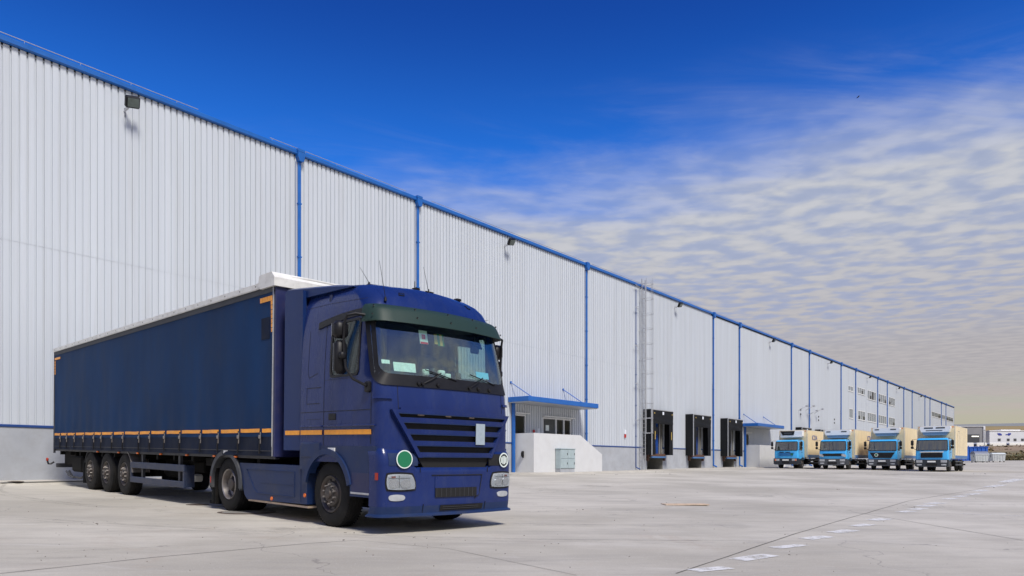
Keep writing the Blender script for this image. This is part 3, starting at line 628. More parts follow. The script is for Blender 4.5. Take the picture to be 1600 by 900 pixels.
def landing(u, lab, tall=True):
    T = thing('stair_landing', lab, 'landing', (u, 0, 0)); g = zg(u, -1.3) - .1
    MB().prism([(0, g), (0, 2.18), (4.7, 2.18), (7.2, 1.05), (7.2, g)], 1, -1.45, -1.3).build('parapet', 'parapet', T, smooth=0)
    MB().box(0, .15, -1.297, -.06, g, 2.178).build('end_parapet', 'parapet', T, label='beige concrete end wall', smooth=0)
    MB().box(.15, 4.6, -1.3, -.06, g, 1.17).build('landing_slab', 'plinth', T, smooth=0)
    for k in range(6): MB().box(4.6 + k * .3, 4.9 + k * .3, -1.3, -.06, g, 1.0 - k * .17).build('step', 'plinth', T, smooth=0)
    return T
landing(32.9, 'pale concrete stair landing with sloping parapet beside the big truck'); landing(67.8, 'pale concrete stair landing with sloping parapet beside the leftmost cream truck')
# cabinet
g = zg(36, -1.6); T = thing('utility_cabinet', 'grey green metal utility cabinet with four doors against the landing parapet', 'cabinet', (34.95, -1.47, g))
MB().box(0, 1.5, -.36, 0, .2, 1.32, .015).build('cabinet_body', 'cabinet', T, smooth=0); MB().box(-.03, 1.53, -.4, 0, 1.32, 1.37, .01).build('cabinet_top', 'cabinet', T, smooth=0); MB().box(.02, 1.48, -.34, 0, -.1, .2).build('cabinet_base', 'plinth', T, smooth=0)
for x0, x1, z0, z1 in ((.03, .74, .80, 1.29), (.76, 1.47, .80, 1.29), (.03, .74, .23, .78), (.76, 1.47, .23, .78)):
    d = MB().box(x0, x1, -.385, -.361, z0, z1, .008).build('cabinet_door', 'cabinet', T, smooth=0); MB().box(x1 - .1, x1 - .06, -.40, -.386, (z0 + z1) / 2 - .06, (z0 + z1) / 2 + .06).build('handle', 'black', d, smooth=0)
# small wall fittings
T = thing('hose_hook', 'black hooked bracket on the beige end of the landing parapet', 'bracket', (32.88, -.72, 1.05)); MB().box(-.03, .0, -.06, .06, -.25, .12, .01).build('back_plate', 'black', T, smooth=0)
mb = MB(); mb.tube([(-.02, 0, .06), (-.12, -.02, .09), (-.2, -.04, .0), (-.17, -.03, -.12), (-.06, 0, -.2)], .045, 8); mb.build('hook', 'black', T)
T = thing('alarm_bell', 'round red alarm on the wall between the door and the glazed entrance', 'alarm', (34.75, -.04, 2.36)); MB().lathe([(-.10, 0), (-.10, .05), (-.06, .09), (0, .10)], (0, 0, 0), 1, 16).build('bell', 'signred', T); MB().box(-.07, .07, 0, .02, -.07, .07).build('bell_base', 'signwhite', T, smooth=0)
tag(MB().box(35.2, 35.36, -.052, -.036, 2.25, 2.55).build('wall_sign', 'signwhite', smooth=0), 'small white notice on the wall right of the red alarm', 'sign')
T = thing('fire_sounder', 'small red and white sounder on the wall between the downpipe and the ladder', 'alarm', (upx(975), -.04, 2.55)); MB().box(-.1, .1, -.08, 0, -.02, .28, .01).build('sounder_top', 'signwhite', T, smooth=0); MB().box(-.08, .08, -.10, 0, -.28, -.03, .02).build('sounder_body', 'signred', T, smooth=0)
bl = ['upper dark box on the cladding above the nearest dock shelter behind the trucks', 'lower dark box on the cladding above the nearest dock shelter behind the trucks', 'upper dark box just right of the blue downpipe behind the trucks', 'lower dark box just right of the blue downpipe behind the trucks', 'upper box of the pair farthest right on the cladding', 'lower box of the pair farthest right on the cladding']
for bi, (px_, z) in enumerate(((1250, 6.35), (1250, 5.85), (1278, 5.9), (1278, 5.5), (1302.7, 5.9), (1302.7, 5.45))):
    tag(MB().box(upx(px_) - .11, upx(px_) + .11, -.10, -.03, z, z + .18, .02).build('wall_box', 'black', smooth=0), bl[bi], 'wall box', 'dark boxes on the cladding above the far docks')
for k, (px_, z) in enumerate(((1247, 6.6), (1258, 6.75), (1263, 6.3), (1272, 6.6))):
    u = upx(px_); mb = MB(); mb.tube([(u, -.04, z - .3), (u - .2, -.5, z - .05), (u + .3, -.8, z + .15)], .03, 6); mb.box(u + .2, u + .5, -.95, -.7, z + .1, z + .25)
    tag(mb.build('wall_lamp_bracket', 'steel'), ['leftmost thin lamp bracket high above the dock shelters behind the trucks', 'thin lamp bracket just left of the blue downpipe, the highest of them', 'thin lamp bracket crossing the blue downpipe, lowest of the four', 'thin lamp bracket just right of the blue downpipe above the trucks'][k], 'bracket', 'thin lamp brackets on the wall above the trucks')
# ladder with safety cage
u = 47.45; g = zg(u, -.3); T = thing('caged_ladder', 'galvanised steel roof ladder with safety cage beside the first dock', 'ladder', (u, 0, g)); H = EAVE + .35 - g
for x in (0, .5): MB().box(x - .03, x + .03, -.32, -.25, 0, H, .01).build('ladder_rail', 'steel', T, smooth=0)
me = MB().tube([(0, -.285, 0), (.5, -.285, 0)], .014, 6).mesh('rung', MT['steel'])
for k in range(int(H / .3) - 1): inst(me, 'rung', T, (0, 0, .35 + .3 * k))
hp = [(.25 + .36 * math.sin(a), -.30 - .42 * (1 - math.cos(a)) * .9, 0) for a in [R(-100 + 0)]]
loop = [(.0, -.3, 0), (-.1, -.45, 0), (-.12, -.7, 0), (.0, -.93, 0), (.25, -1.02, 0), (.5, -.93, 0), (.62, -.7, 0), (.6, -.45, 0), (.5, -.3, 0)]
me = MB().tube(loop, .018, 6).mesh('cage_hoop', MT['steel'])
z = 2.65
while z < H - .1: inst(me, 'cage_hoop', T, (0, 0, z)); z += 1.07
for k in (2, 4, 6): x, y, _ = loop[k]; MB().box(x - .02, x + .02, y - .008, y + .008, 2.65, H - .05).build('cage_strap', 'steel', T, smooth=0)
z = 1.6
while z < H: mb = MB(); mb.tube([(-.0, -.28, z), (-.0, .0, z)], .015, 6); mb.tube([(.5, -.28, z), (.5, .0, z)], .015, 6); mb.build('ladder_bracket', 'steel', T); z += 2.1
for z in (3.5, 6.1, 8.8, 11.5, 13.1): mb = MB(); mb.tube([(-.05, -.2, z), (-1.0, -.3, z + .06), (-1.0, -.6, z + .05)], .014, 6); mb.tube([(-.05, -.2, z - .2), (-1.0, -.3, z + .06)], .01, 5); mb.build('cable_arm', 'steel', T)
mb = MB(); mb.tube([(.06, -.3, 1.0), (.5, -.33, .75)], .02, 6); mb.build('ladder_brace', 'steel', T)
# floodlights
def flood(u, z, lab, tilt=35):
    T = thing('floodlight', lab, 'floodlight', (u, 0, z), 0, 'floodlights along the eave')
    mb = MB(); mb.box(-.09, .09, -.05, -.03, -.12, .12); mb.tube([(0, -.04, 0), (.03, -.25, .05), (.06, -.46, .16)], .03, 8); mb.tube([(0, -.04, .1), (.03, -.25, .1)], .015, 6); mb.build('bracket', 'steel', T)
    rot = Matrix.Rotation(R(tilt), 3, 'X') @ Matrix.Rotation(R(-12), 3, 'Y'); c = Vector((.06, -.50, .22))
    mb = MB(); mb.box(-.17, .29, -.62, -.44, .03, .41, .04, rot=rot, piv=c); b = mb.build('lamp_housing', 'black', T, smooth=0)
    MB().box(-.12, .24, -.633, -.621, .08, .36, .02, rot=rot, piv=c).build('lamp_glass', 'floodglass', b, smooth=0)
fl = [(11.5, 12.45, 'black floodlight under the gutter at the far left above the trailer'), (32.0, 12.55, 'black floodlight above the gap between the two middle downpipes'), (53.1, 12.6, 'black floodlight just right of the ladder top'),
      (74.3, 12.6, 'small floodlight under the eave above the second canopy'), (94.7, 12.6, 'small floodlight under the eave above the leftmost cream truck'), (114.3, 12.6, 'small floodlight under the eave above the office windows'), (134, 12.6, 'tiny floodlight under the eave right of the office windows'), (153, 12.6, 'tiny floodlight under the eave above the fourth cream truck')]
for a in fl: flood(*a)

# ================================================================== WHEELS
def wheel_meshes(tag_, r=.495, w=.30, style='front', small=False, rimm='rim'):
    n = 20 if small else 48; k = r / .495; rr = .285 * k
    prof = [(.02, rr), (.004, rr + .02 * k), (.0, rr + .10 * k), (.012, r - .035), (.03, r - .010), (.05, r), (.05 + (w - .1) * .5, r + .002), (w - .05, r), (w - .03, r - .01), (w - .012, r - .035), (w, rr + .1 * k), (w - .02, rr), (.02, rr)]
    t = MB().lathe(prof, n=n)
    if not small:
        for q in (.07, .125, .175, .23):
            t.lathe([(q - .008, r + .001), (q - .008, r + .009), (q + .008 - .03 * 0, r + .009), (q + .008, r + .001)], n=n)
        for i in range(60):
            a = 2 * math.pi * i / 60; c, s_ = math.cos(a), math.sin(a)
            for x0, x1 in ((.02, .055), (.245, .28)):
                vs = []
                for x in (x0, x1):
                    for da in (-.018, .018):
                        for q in (r - .012, r + .002): vs.append((x, q * math.cos(a + da), q * math.sin(a + da)))
                t.add(vs, [(0, 1, 3, 2), (4, 6, 7, 5), (0, 4, 5, 1), (2, 3, 7, 6), (1, 5, 7, 3)])
    tm = t.mesh('wheel_tyre', MT['tyre_small' if small else 'tyre'])
    if style == 'front': rp = [(.02, rr), (.0, rr - .012), (.012, rr - .03), (.05, rr - .05), (.06, rr - .09), (.02, rr - .11 * k), (.0, .12 * k), (-.015, .115 * k), (-.02, .075 * k), (-.05, .07 * k), (-.055, .05 * k), (-.05, 0)]
    else: rp = [(.02, rr), (.0, rr - .010), (.015, rr - .025), (.13, rr - .045), (.15, rr - .08), (.15, .12 * k), (.06, .115 * k), (.04, .10 * k), (.035, 0)]
    rm = MB().lathe(rp if style == 'front' else rp[:5], n=n).mesh('rim', MT[rimm]); hb = MB().lathe(rp[4:], n=n).mesh('hub', MT['rim']) if style != 'front' else None
    h = MB(); nu = MB()
    if not small:
        for i in range(10):
            a = 2 * math.pi * i / 10; q = (rr - .065) if style == 'front' else rr - .085
            x = .052 if style == 'front' else .146
            c = (x, q * math.cos(a), q * math.sin(a)); h.lathe([(0, .0), (-.004, .021), (.0, .024)], c, 0, 10)
            a += .314; q = .145 * k; x = .014 if style == 'front' else .15
            nu.lathe([(-.05, 0), (-.05, .014), (-.02, .016), (0, .016)], (x, q * math.cos(a), q * math.sin(a)), 0, 6)
        return tm, rm, h.mesh('rim_hole', MT['hole']), nu.mesh('wheel_nuts', MT['rim_light' if style == 'front' else 'rim']), hb
    return tm, rm, None, None, hb
def put_wheel(ms, parent, x, y, z, side=0, steer=0.):
    rz = (0 if side == 0 else math.pi) + steer
    w = inst(ms[0], 'wheel', parent, (x, y, z), rz); inst(ms[1], 'rim', w)
    if ms[4]: inst(ms[4], 'hub', w)
    if ms[2]: inst(ms[2], 'rim_holes', w)['kind'] = 'stuff'; inst(ms[3], 'wheel_nuts', w)['kind'] = 'stuff'
    return w
WF = wheel_meshes('f', style='front'); WD = wheel_meshes('d', style='dual', rimm='rim_light'); WT = wheel_meshes('t', style='front', rimm='rim')
WS = wheel_meshes('s', r=.44, w=.26, style='front', small=True); WS2 = wheel_meshes('s2', r=.44, w=.26, style='dual', small=True)

# ================================================================== TRACTOR
ax = Vector((.9936, -.1125, 0)).normalized(); bx = Vector((.1125, .9936, .0225)).normalized(); bx = (bx - ax * bx.dot(ax)).normalized(); ux = ax.cross(bx)
P0 = CAM + RT * (-1.897) + FW * 10.2; P0.z = zg(P0.x, P0.y - 0) ; P0.z = -.487
TM = Matrix(((ax.x, bx.x, ux.x, P0.x), (ax.y, bx.y, ux.y, P0.y), (ax.z, bx.z, ux.z, P0.z), (0, 0, 0, 1)))
TR = thing('semi_tractor', 'dark blue tractor unit of the big articulated truck with green windscreen visor', 'truck', mw=TM)
CW = 2.5
LV = [  # z, yc, bulge, inset, corner r
 (.98, -.10, .09, .0, .15), (1.20, -.11, .09, .0, .16), (1.73, -.11, .09, .0, .17), (2.07, -.075, .095, .0, .18), (2.23, -.035, .10, .004, .19), (2.42, .005, .105, .010, .20), (2.63, .055, .11, .02, .21),
 (2.84, .105, .115, .032, .22), (3.04, .155, .12, .048, .23), (3.22, .215, .125, .07, .26), (3.38, .30, .13, .095, .30), (3.49, .40, .135, .13, .34), (3.57, .52, .14, .18, .40), (3.62, .66, .14, .25, .46), (3.65, .85, .13, .34, .5)]
def lv(z):
    if z <= LV[0][0]: return LV[0][1:]
    for a, b in zip(LV, LV[1:]):
        if z <= b[0]: t = (z - a[0]) / (b[0] - a[0]); return tuple(a[i] + (b[i] - a[i]) * t for i in range(1, 5))
    return LV[-1][1:]
def contour(q, z, off=0.):
    """point of the cab's front outline; q -1..1 across (|q|>.8: rounded corner)"""
    yc, bu, ins, r = lv(z); hw = CW / 2 - ins; s_ = -1 if q < 0 else 1; t = abs(q)
    if t <= .8:
        u = t / .8; x = (hw - r) * u; y = yc - bu * (1 - u * u); nx_, ny_ = 2 * bu * u / max(.1, (hw - r)), -1.0
    else:
        a = (t - .8) / .2 * math.pi / 2; x = hw - r + r * math.sin(a); y = yc + r - r * math.cos(a); nx_, ny_ = math.sin(a), -math.cos(a)
    l = math.hypot(nx_, ny_); x += off * nx_ / l; y += off * ny_ / l
    return Vector((CW / 2 + s_ * x, y, z))
def sidept(y, z, off=0., right=False):
    ins = lv(z)[2]; x = ins - off; return Vector((CW - x if right else x, y, z))
# shell: ring = right side back->front, front, left side
side_y = [2.05, 1.75, 1.33, 1.20, .85, .46]
qs = [-1, -.96, -.92, -.88, -.84, -.8] + [-.8 + .08 * i for i in range(1, 20)] + [.8, .84, .88, .92, .96, 1]
NR = 2 * len(side_y) + len(qs)
mb = MB(); vs = []
for (z, *_r) in LV:
    ymin = _r[0] + _r[3]; sy = [max(y, ymin + .03 * (len(side_y) - k)) for k, y in enumerate(side_y)]
    vs += [sidept(y, z) for y in sy] + [contour(q, z) for q in qs] + [sidept(y, z, right=True) for y in reversed(sy)]
fs = []
for j in range(len(LV) - 1):
    z0, z1 = LV[j][0], LV[j + 1][0]
    for i in range(NR - 1):
        inw = 2.22 < z0 and z1 < 3.05
        k = i - len(side_y)
        if inw and 0 <= k < len(qs) - 1 and abs((qs[k] + qs[k + 1]) / 2) < .955: continue
        if inw and (i in (3, 4) or NR - 2 - i in (3, 4)): continue
        fs.append((j * NR + i, j * NR + i + 1, (j + 1) * NR + i + 1, (j + 1) * NR + i))
top = [(len(LV) - 1) * NR + i for i in range(NR)]; fs.append(tuple(top))
for j in range(len(LV) - 1): fs.append((j * NR, (j + 1) * NR, (j + 1) * NR + NR - 1, j * NR + NR - 1))   # back wall
mb.add(vs, fs); cab = mb.build('cab_body', 'paint', TR, smooth=50)
# roof hump towards the back
mb = MB(); mb.slab(lambda a, b, k: (.36 + 1.78 * a, .75 + 1.3 * b, 3.60 + k * (.02 + .07 * math.sin(math.pi * min(1, max(0, a))) ** .5 * min(1, .3 + b))), 12, 6); mb.build('roof_panel', 'paint', cab, smooth=50)
MB().slab(lambda a, b, k: (.12 - .06 * b + (2.26 + .12 * b) * a, .80 + 1.84 * b, 3.55 + k * ((.02 + .10 * (1 - abs(2 * a - 1) ** 6)) * (.55 + .45 * sm(b, 0, .4)) + .17 * b)), 24, 8).build('roof_spoiler', 'defl', cab, smooth=50)
# windscreen
def patch(f0, f1, z0, z1, n0, n1, off0, off1): return lambda a, b, k: contour(f0 + (f1 - f0) * a, z0 + (z1 - z0) * b, off0 if k == 0 else off1)
MB().slab(lambda a, b, k: contour(-.945 + 1.89 * a, 2.225 + .83 * b, .0 if k == 0 else .005), 40, 8).build('windscreen', 'ws', TR, smooth=60)
def rrect(x0, x1, z0, z1, r, n=6):
    P = []
    for cx, cz, a0 in ((x1 - r[0], z1 - r[1], 0), (x0 + r[0], z1 - r[1], 90), (x0 + r[0], z0 + r[1], 180), (x1 - r[0], z0 + r[1], 270)):
        for k in range(n + 1): a = R(a0 + 90 * k / n); P.append((cx + r[0] * math.cos(a), cz + r[1] * math.sin(a)))
    return P
def dens(P, m=6):
    out = []
    for a, b in zip(P, P[1:] + P[:1]):
        L_ = math.hypot(a[0] - b[0], a[1] - b[1]); k = max(1, int(L_ / .06))
        out += [(a[0] + (b[0] - a[0]) * i / k, a[1] + (b[1] - a[1]) * i / k) for i in range(k)]
    return out
def ringmesh(Pi, Po, fn, off0, off1):
    """flat frame between two loops with equal counts"""
    mb = MB(); n = len(Pi); vs = [fn(*p, off0) for p in Po] + [fn(*p, off1) for p in Po] + [fn(*p, off1) for p in Pi] + [fn(*p, off0) for p in Pi]
    fs = []
    for i in range(n):
        j = (i + 1) % n
        for k in range(3): fs.append((k * n + i, k * n + j, (k + 1) * n + j, (k + 1) * n + i))
    return mb.add(vs, fs)
def loops(x0, x1, z0, z1, r, dx0, dx1, dz0, dz1, ro):
    A = rrect(x0, x1, z0, z1, r); B = rrect(x0 - dx0, x1 + dx1, z0 - dz0, z1 + dz1, ro); oa, ob = [], []
    for i in range(len(A)):
        j = (i + 1) % len(A); k = max(1, int(math.hypot(A[j][0] - A[i][0], A[j][1] - A[i][1]) / .05))
        for q in range(k):
            t = q / k; oa.append((A[i][0] + (A[j][0] - A[i][0]) * t, A[i][1] + (A[j][1] - A[i][1]) * t)); ob.append((B[i][0] + (B[j][0] - B[i][0]) * t, B[i][1] + (B[j][1] - B[i][1]) * t))
    return oa, ob
Pi, Po = loops(-.90, .90, 2.235, 3.06, (.10, .14), .085, .085, .165, .09, (.13, .20))
ringmesh(Pi, Po, lambda q, z, o: contour(max(-1, min(1, q)), z, o), -.01, .016).build('windscreen_surround', 'black', TR)
# black gutter strip running back over the door
for rt in (False, True):
    mb = MB(); mb.slab(lambda a, b, k: sidept(.30 + 1.28 * a, 3.08 + .10 * b - .12 * a * a + .03 * a, -.005 if k == 0 else .02, rt), 10, 1); mb.build('door_gutter', 'black', TR)
    # door window: glass and rubber frame
    MB().slab(lambda a, b, k: sidept(.42 + .82 * a, 2.2 + .86 * b, -.006 if k == 0 else .0, rt), 6, 6).build('side_window', 'sideglass', TR)
    Pi, Po = loops(.47, 1.17, 2.26, 3.02, (.07, .07), .035, .035, .035, .035, (.09, .09))
    ringmesh(Pi, Po, lambda y, z, o: sidept(y, z, o, rt), -.01, .012).build('window_seal', 'black', TR)
    mb = MB()                                            # shut lines of door and side locker
    def seam(pts, w=.013):
        for a, b in zip(pts, pts[1:]):
            n = 8
            for k in range(n):
                p = [a[i] + (b[i] - a[i]) * k / n for i in (0, 1)]; q = [a[i] + (b[i] - a[i]) * (k + 1) / n for i in (0, 1)]
                d = Vector((q[0] - p[0], q[1] - p[1])).normalized(); s_ = (-d.y * w / 2, d.x * w / 2)
                mb.add([sidept(p[0] - s_[0], p[1] - s_[1], .002, rt), sidept(p[0] + s_[0], p[1] + s_[1], .002, rt), sidept(q[0] + s_[0], q[1] + s_[1], .002, rt), sidept(q[0] - s_[0], q[1] - s_[1], .002, rt)], [(0, 1, 2, 3)])
    seam([(1.36, 1.2), (1.36, 3.02)]); seam([(.12, 1.25), (.12, 2.1), (.30, 2.1)]); seam([(.12, 1.73), (2.04, 1.73)], .009); seam([(.12, 1.52), (2.04, 1.52)], .005); seam([(1.48, 1.86), (1.86, 1.86), (1.86, 2.1), (1.44, 2.1)], .010); seam([(1.44, 1.62), (1.86, 1.62)], .005)
    seam([(1.55, 2.32), (1.80, 2.26), (1.84, 2.32), (1.84, 3.0)], .009); seam([(.46, 2.2), (1.34, 2.2)], .005); seam([(.35, 3.32), (1.3, 3.36), (2.0, 3.36)], .005)
    mb.build('shut_line', 'hole', TR, smooth=0)
    X0 = (lambda x: CW - x) if rt else (lambda x: x)
    def bb(mb, xa, xb, *r, **k): a, b = sorted((X0(xa), X0(xb))); return mb.box(a, b, *r, **k)
    bb(MB(), -.012, .01, 1.02, 1.22, 1.60, 1.70, .02).build('door_handle', 'black', TR, smooth=0)
    # lower cab side with wheel arch cut out
    cy, cz, rr = 1.24, .49, .60
    arc = [(cy + rr * math.cos(R(a)), cz + rr * math.sin(R(a))) for a in range(150, 19, -10)]
    P = [(2.05, .98), (2.05, .86)]; P = [(2.05, 1.22), (2.05, .86)] + [(cy - rr * math.cos(R(a)), cz + rr * math.sin(R(a))) for a in range(150, 19, -10)] + [(.62, .63), (.62, .50), (-.02, .50), (-.02, 1.22)]
    a_, b_ = sorted((X0(-.006), X0(.10))); MB().prism(P, 0, a_, b_).build('side_skirt', 'paint_low', TR, smooth=0)
    fl_ = MB(); n = 18                                    # raised wheel arch lip
    fn = lambda a, b, k: (X0(-.035 + (.04 if k == 0 else 0) * 1 - .0), cy - (rr + .002 + .085 * b) * math.cos(R(165 - 150 * a)), cz + (rr + .002 + .085 * b) * math.sin(R(165 - 150 * a)))
    fl_.slab(fn, n, 1); fl_.build('wheel_arch', 'paint_low', TR)
    bb(MB(), -.009, .05, .14, .58, .56, .84).build('step_shade_panel', 'trail_blue', TR, smooth=0); bb(MB(), -.012, .08, .14, .60, .535, .565, .005).build('step', 'steel', TR, smooth=0)  # flat panel; its darker blue stands for the shade in the step opening
    # character step across the door base
    bb(MB(), -.03, .0, .0, 1.34, 1.50, 1.505 + .02, .008).build('door_moulding', 'paint', TR, smooth=0); bb(MB(), -.03, .0, 1.38, 2.04, 1.50, 1.525, .008).build('locker_moulding', 'paint', TR, smooth=0)
    for ya, yb in ((.10, 1.32), (1.39, 2.02)): bb(MB(), -.014, -.008, ya, yb, 1.385, 1.455).build('orange_stripe', 'orange', TR, smooth=0)
    bb(MB(), -.022, -.006, 1.02, 1.2, 1.14, 1.19).build('white_label', 'white', TR, smooth=0)
    bb(MB(), -.02, .1, 1.42, 2.02, 1.02, 1.28, .03).build('locker_door', 'paint_low', TR, smooth=0)
    # side air deflector behind the cab
    P = [(2.065, 1.14), (2.065, 3.66), (2.60, 3.71), (2.64, 3.67), (2.64, 1.14)]
    a_, b_ = sorted((X0(.03), X0(.09))); d = MB().prism(P, 0, a_, b_).build('air_deflector', 'defl', TR, smooth=0); bb(MB(), .022, .028, 2.12, 2.58, 1.385, 1.455).build('deflector_stripe', 'orange', d, smooth=0)
    # fairing between the axles
    f = MB(); a_, b_ = sorted((X0(.02), X0(.34)))
    f.prism([(1.86, .30), (1.86, .84), (2.0, .90), (4.20, .90), (4.22, .80), (4.0, .34), (3.9, .27)], 0, a_, b_); fa = f.build('side_fairing', 'paint_low', TR, smooth=0)
    mb = MB(); Pq = [(2.25, .40), (2.25, .80), (3.92, .80), (3.62, .45), (3.5, .40)]
    mb.tube([(X0(.018), y, z) for y, z in Pq + Pq[:1]], .008, 6, cap=False); mb.tube([(X0(.018), 2.25, .58), (X0(.018), 3.4, .58)], .004, 5); mb.tube([(X0(.018), 2.05, .32), (X0(.018), 2.05, .89)], .004, 5); mb.build('pressed_line', 'paint_low', fa)
    bb(MB(), .04, .3, 1.86, 3.9, .24, .272).build('fairing_sill', 'board', fa, smooth=0)
    for y in (1.92, 3.0): mb = MB(); mb.lathe([(-.006, 0), (-.01, .03), (.008, .034)], (X0(.016), y, .44 if y < 2 else .33), 0, 12); mb.build('side_marker_lamp', 'amber', fa)
    # rear mudguard
    mb = MB(); cy2 = 4.75; n = 20
    mb.slab(lambda a, b, k: (X0(.0 + .66 * b), cy2 - (.555 + .035 * k) * math.cos(R(-8 + 196 * a)) * 1.05, .49 + (.555 + .035 * k) * math.sin(R(-8 + 196 * a))), n, 2); mb.build('rear_mudguard', 'fender', TR)
    mb = MB(); mb.slab(lambda a, b, k: (X0(-.012 - .0 * k + (0 if k else .03)), cy2 - (.545 + .085 * b) * math.cos(R(-5 + 190 * a)) * 1.05, .49 + (.545 + .085 * b) * math.sin(R(-5 + 190 * a))), n, 1); mb.build('mudguard_lip', 'fender', TR)
    bb(MB(), .02, .62, cy2 + .60, cy2 + .615, .12, .62).build('mud_flap', 'rubber', TR, smooth=0); bb(MB(), -.02, .04, cy2 + .585, cy2 + .61, .5, .62).build('red_reflector', 'redlens', TR, smooth=0)
    bb(MB(), -.016, -.004, 4.62, 4.80, 1.06, 1.12).build('white_label', 'white', TR, smooth=0)
# grille: black backing, blue frame and slats
def gx(z): t = (1.72 - z) / .66; return -.835 + .30 * t, .835 - .27 * t       # left/right q limits narrowing downward
def cq(x, z): # x metres -> q
    yc, bu, ins, r = lv(z); hw = CW / 2 - ins - r; return (x - CW / 2) / hw * .8
def gpatch(name, m, x0f, x1f, z0, z1, off0, off1, par=TR, n=24, label=None):
    return MB().slab(lambda a, b, k: contour(cq(x0f(z0 + (z1 - z0) * b) + (x1f(z0 + (z1 - z0) * b) - x0f(z0 + (z1 - z0) * b)) * a, z0 + (z1 - z0) * b), z0 + (z1 - z0) * b, off0 if k == 0 else off1), n, 2).build(name, m, par, label=label, smooth=30)
gl = lambda z: .155 + (1.72 - z) * .64; gr = lambda z: 2.37 - (1.72 - z) * .60
g = gpatch('grille', 'hole', lambda z: gl(z) + .02, lambda z: gr(z) - .02, 1.06, 1.70, .002, .018)
zs = [(1.69, 1.735), (1.565, 1.63), (1.405, 1.468), (1.245, 1.308), (1.085, 1.145)]
for k, (a, b) in enumerate(zs):
    i = 0 if k in (0, 4) else .0
    gpatch('grille_slat', 'paint', lambda z: gl(z) + .03, lambda z: gr(z) - .03, a, b, .03, .075, g)
    gpatch('slat_edge', 'paint_low', lambda z: gl(z) + .05, lambda z: gr(z) - .05, a - .012, a - .001, .03, .078, g)
for s_ in (0, 1):
    f0 = (lambda z: gl(z)) if s_ == 0 else (lambda z: gr(z) - .06); f1 = (lambda z: gl(z) + .065) if s_ == 0 else (lambda z: gr(z))
    MB().slab(lambda a, b, k: contour(cq(f0(1.07 + .665 * b) * (1 - a) + f1(1.07 + .665 * b) * a, 1.07 + .665 * b), 1.07 + .665 * b, .01 if k == 0 else .08), 2, 6).build('grille_side', 'paint', g, smooth=30)
for x in (.58, 1.06, 1.52): gpatch('amber_marker', 'board', lambda z: x, lambda z: x + .10, 1.662, 1.692, .018, .03, g, 2)
gpatch('lower_grille', 'hole', lambda z: .58 + (1.08 - z) * .7, lambda z: 1.98 - (1.08 - z) * .7, .88, 1.08, .0, .03)
gpatch('grey_sheet', 'plate_grey', lambda z: 1.60, lambda z: 1.79, 1.27, 1.585, .088, .094, TR, 2, label='pale grey blank plate hung over the grille')
mb = MB()
for x in (.28,): mb.slab(lambda a, b, k: contour(cq(x + .008 * a, 1.74 + .33 * b), 1.74 + .33 * b, .0 if k == 0 else .003), 1, 6)
mb.slab(lambda a, b, k: contour(cq(2.30 + .008 * a, 1.74 + .33 * b), 1.74 + .33 * b, .0 if k == 0 else .003), 1, 6); mb.build('shut_line', 'hole', TR)
MB().slab(lambda a, b, k: contour(-1 + .42 * a if False else -.99 + .20 * a, 1.88 + .035 * b, -.004 if k == 0 else .03), 6, 2).build('corner_step', 'paint', TR); MB().slab(lambda a, b, k: contour(.79 + .20 * a, 1.88 + .035 * b, -.004 if k == 0 else .03), 6, 2).build('corner_step', 'paint', TR)
gpatch('bonnet_edge', 'paint', lambda z: .3, lambda z: 2.28, 1.735, 1.765, .0, .035)
# bumper
def bcont(q, z, off=0.):
    s_ = -1 if q < 0 else 1; t = abs(q); lip = .03 * sm(.34, .34, z) ; yc = -.165 + (.03 * sm(z, .42, .26)) - .0; bu = .085; r = .13; hw = CW / 2 + .012
    yc += .05 * sm(z, 1.0, 1.2)
    if t <= .8: u = t / .8; x = (hw - r) * u; y = yc - bu * (1 - u * u); nx_, ny_ = 2 * bu * u / (hw - r), -1
    elif t <= 1: a = (t - .8) / .2 * math.pi / 2; x = hw - r + r * math.sin(a); y = yc + r - r * math.cos(a); nx_, ny_ = math.sin(a), -math.cos(a)
    else: x = hw; y = yc + r + (t - 1) * 1.2; nx_, ny_ = 1, 0
    l = math.hypot(nx_, ny_); return Vector((CW / 2 + s_ * (x + off * nx_ / l), y + off * ny_ / l, z))
def ztop(q):
    t = abs(q) * 1.25
    return .93 + .27 * sm(t, .60, .80)
def bump_fn(a, b, k):
    q = -1.14 + 2.28 * a; z = .385 + (ztop(min(1, abs(q)) if q > 0 else -min(1, abs(q))) - .385) * b
    inn = -.03 * sm(b, .92, 1.0); return bcont(q, z, (-.05 if k == 0 else 0) + inn)
bp = MB().slab(bump_fn, 76, 14).build('bumper', 'paint', TR, smooth=40)
def lip_fn(a, b, k):
    q = -1.12 + 2.24 * a; z = .24 + .165 * b; return bcont(q, z, (-.05 if k == 0 else .0) + (.045 if b < .15 else .0) - .012 * b + .01)
MB().slab(lip_fn, 60, 8).build('spoiler_lip', 'paint_low', TR, smooth=40)
def bq(x): return (x - CW / 2) / (CW / 2 + .012 - .13) * .8
def bpatch(name, m, pts_or, off0, off1, par, n=14, nz_=3, smooth=30, label=None):
    x0, x1, z0, z1 = pts_or[:4]; sk = pts_or[4] if len(pts_or) > 4 else 0
    return MB().slab(lambda a, b, k: bcont(bq((x0 + min(sk, 0) * (1 - b)) * (1 - a) + (x1 + max(sk, 0) * (1 - b)) * a), z0 + (z1 - z0) * b, off0 if k == 0 else off1), n, nz_).build(name, m, par, smooth=smooth, label=label)
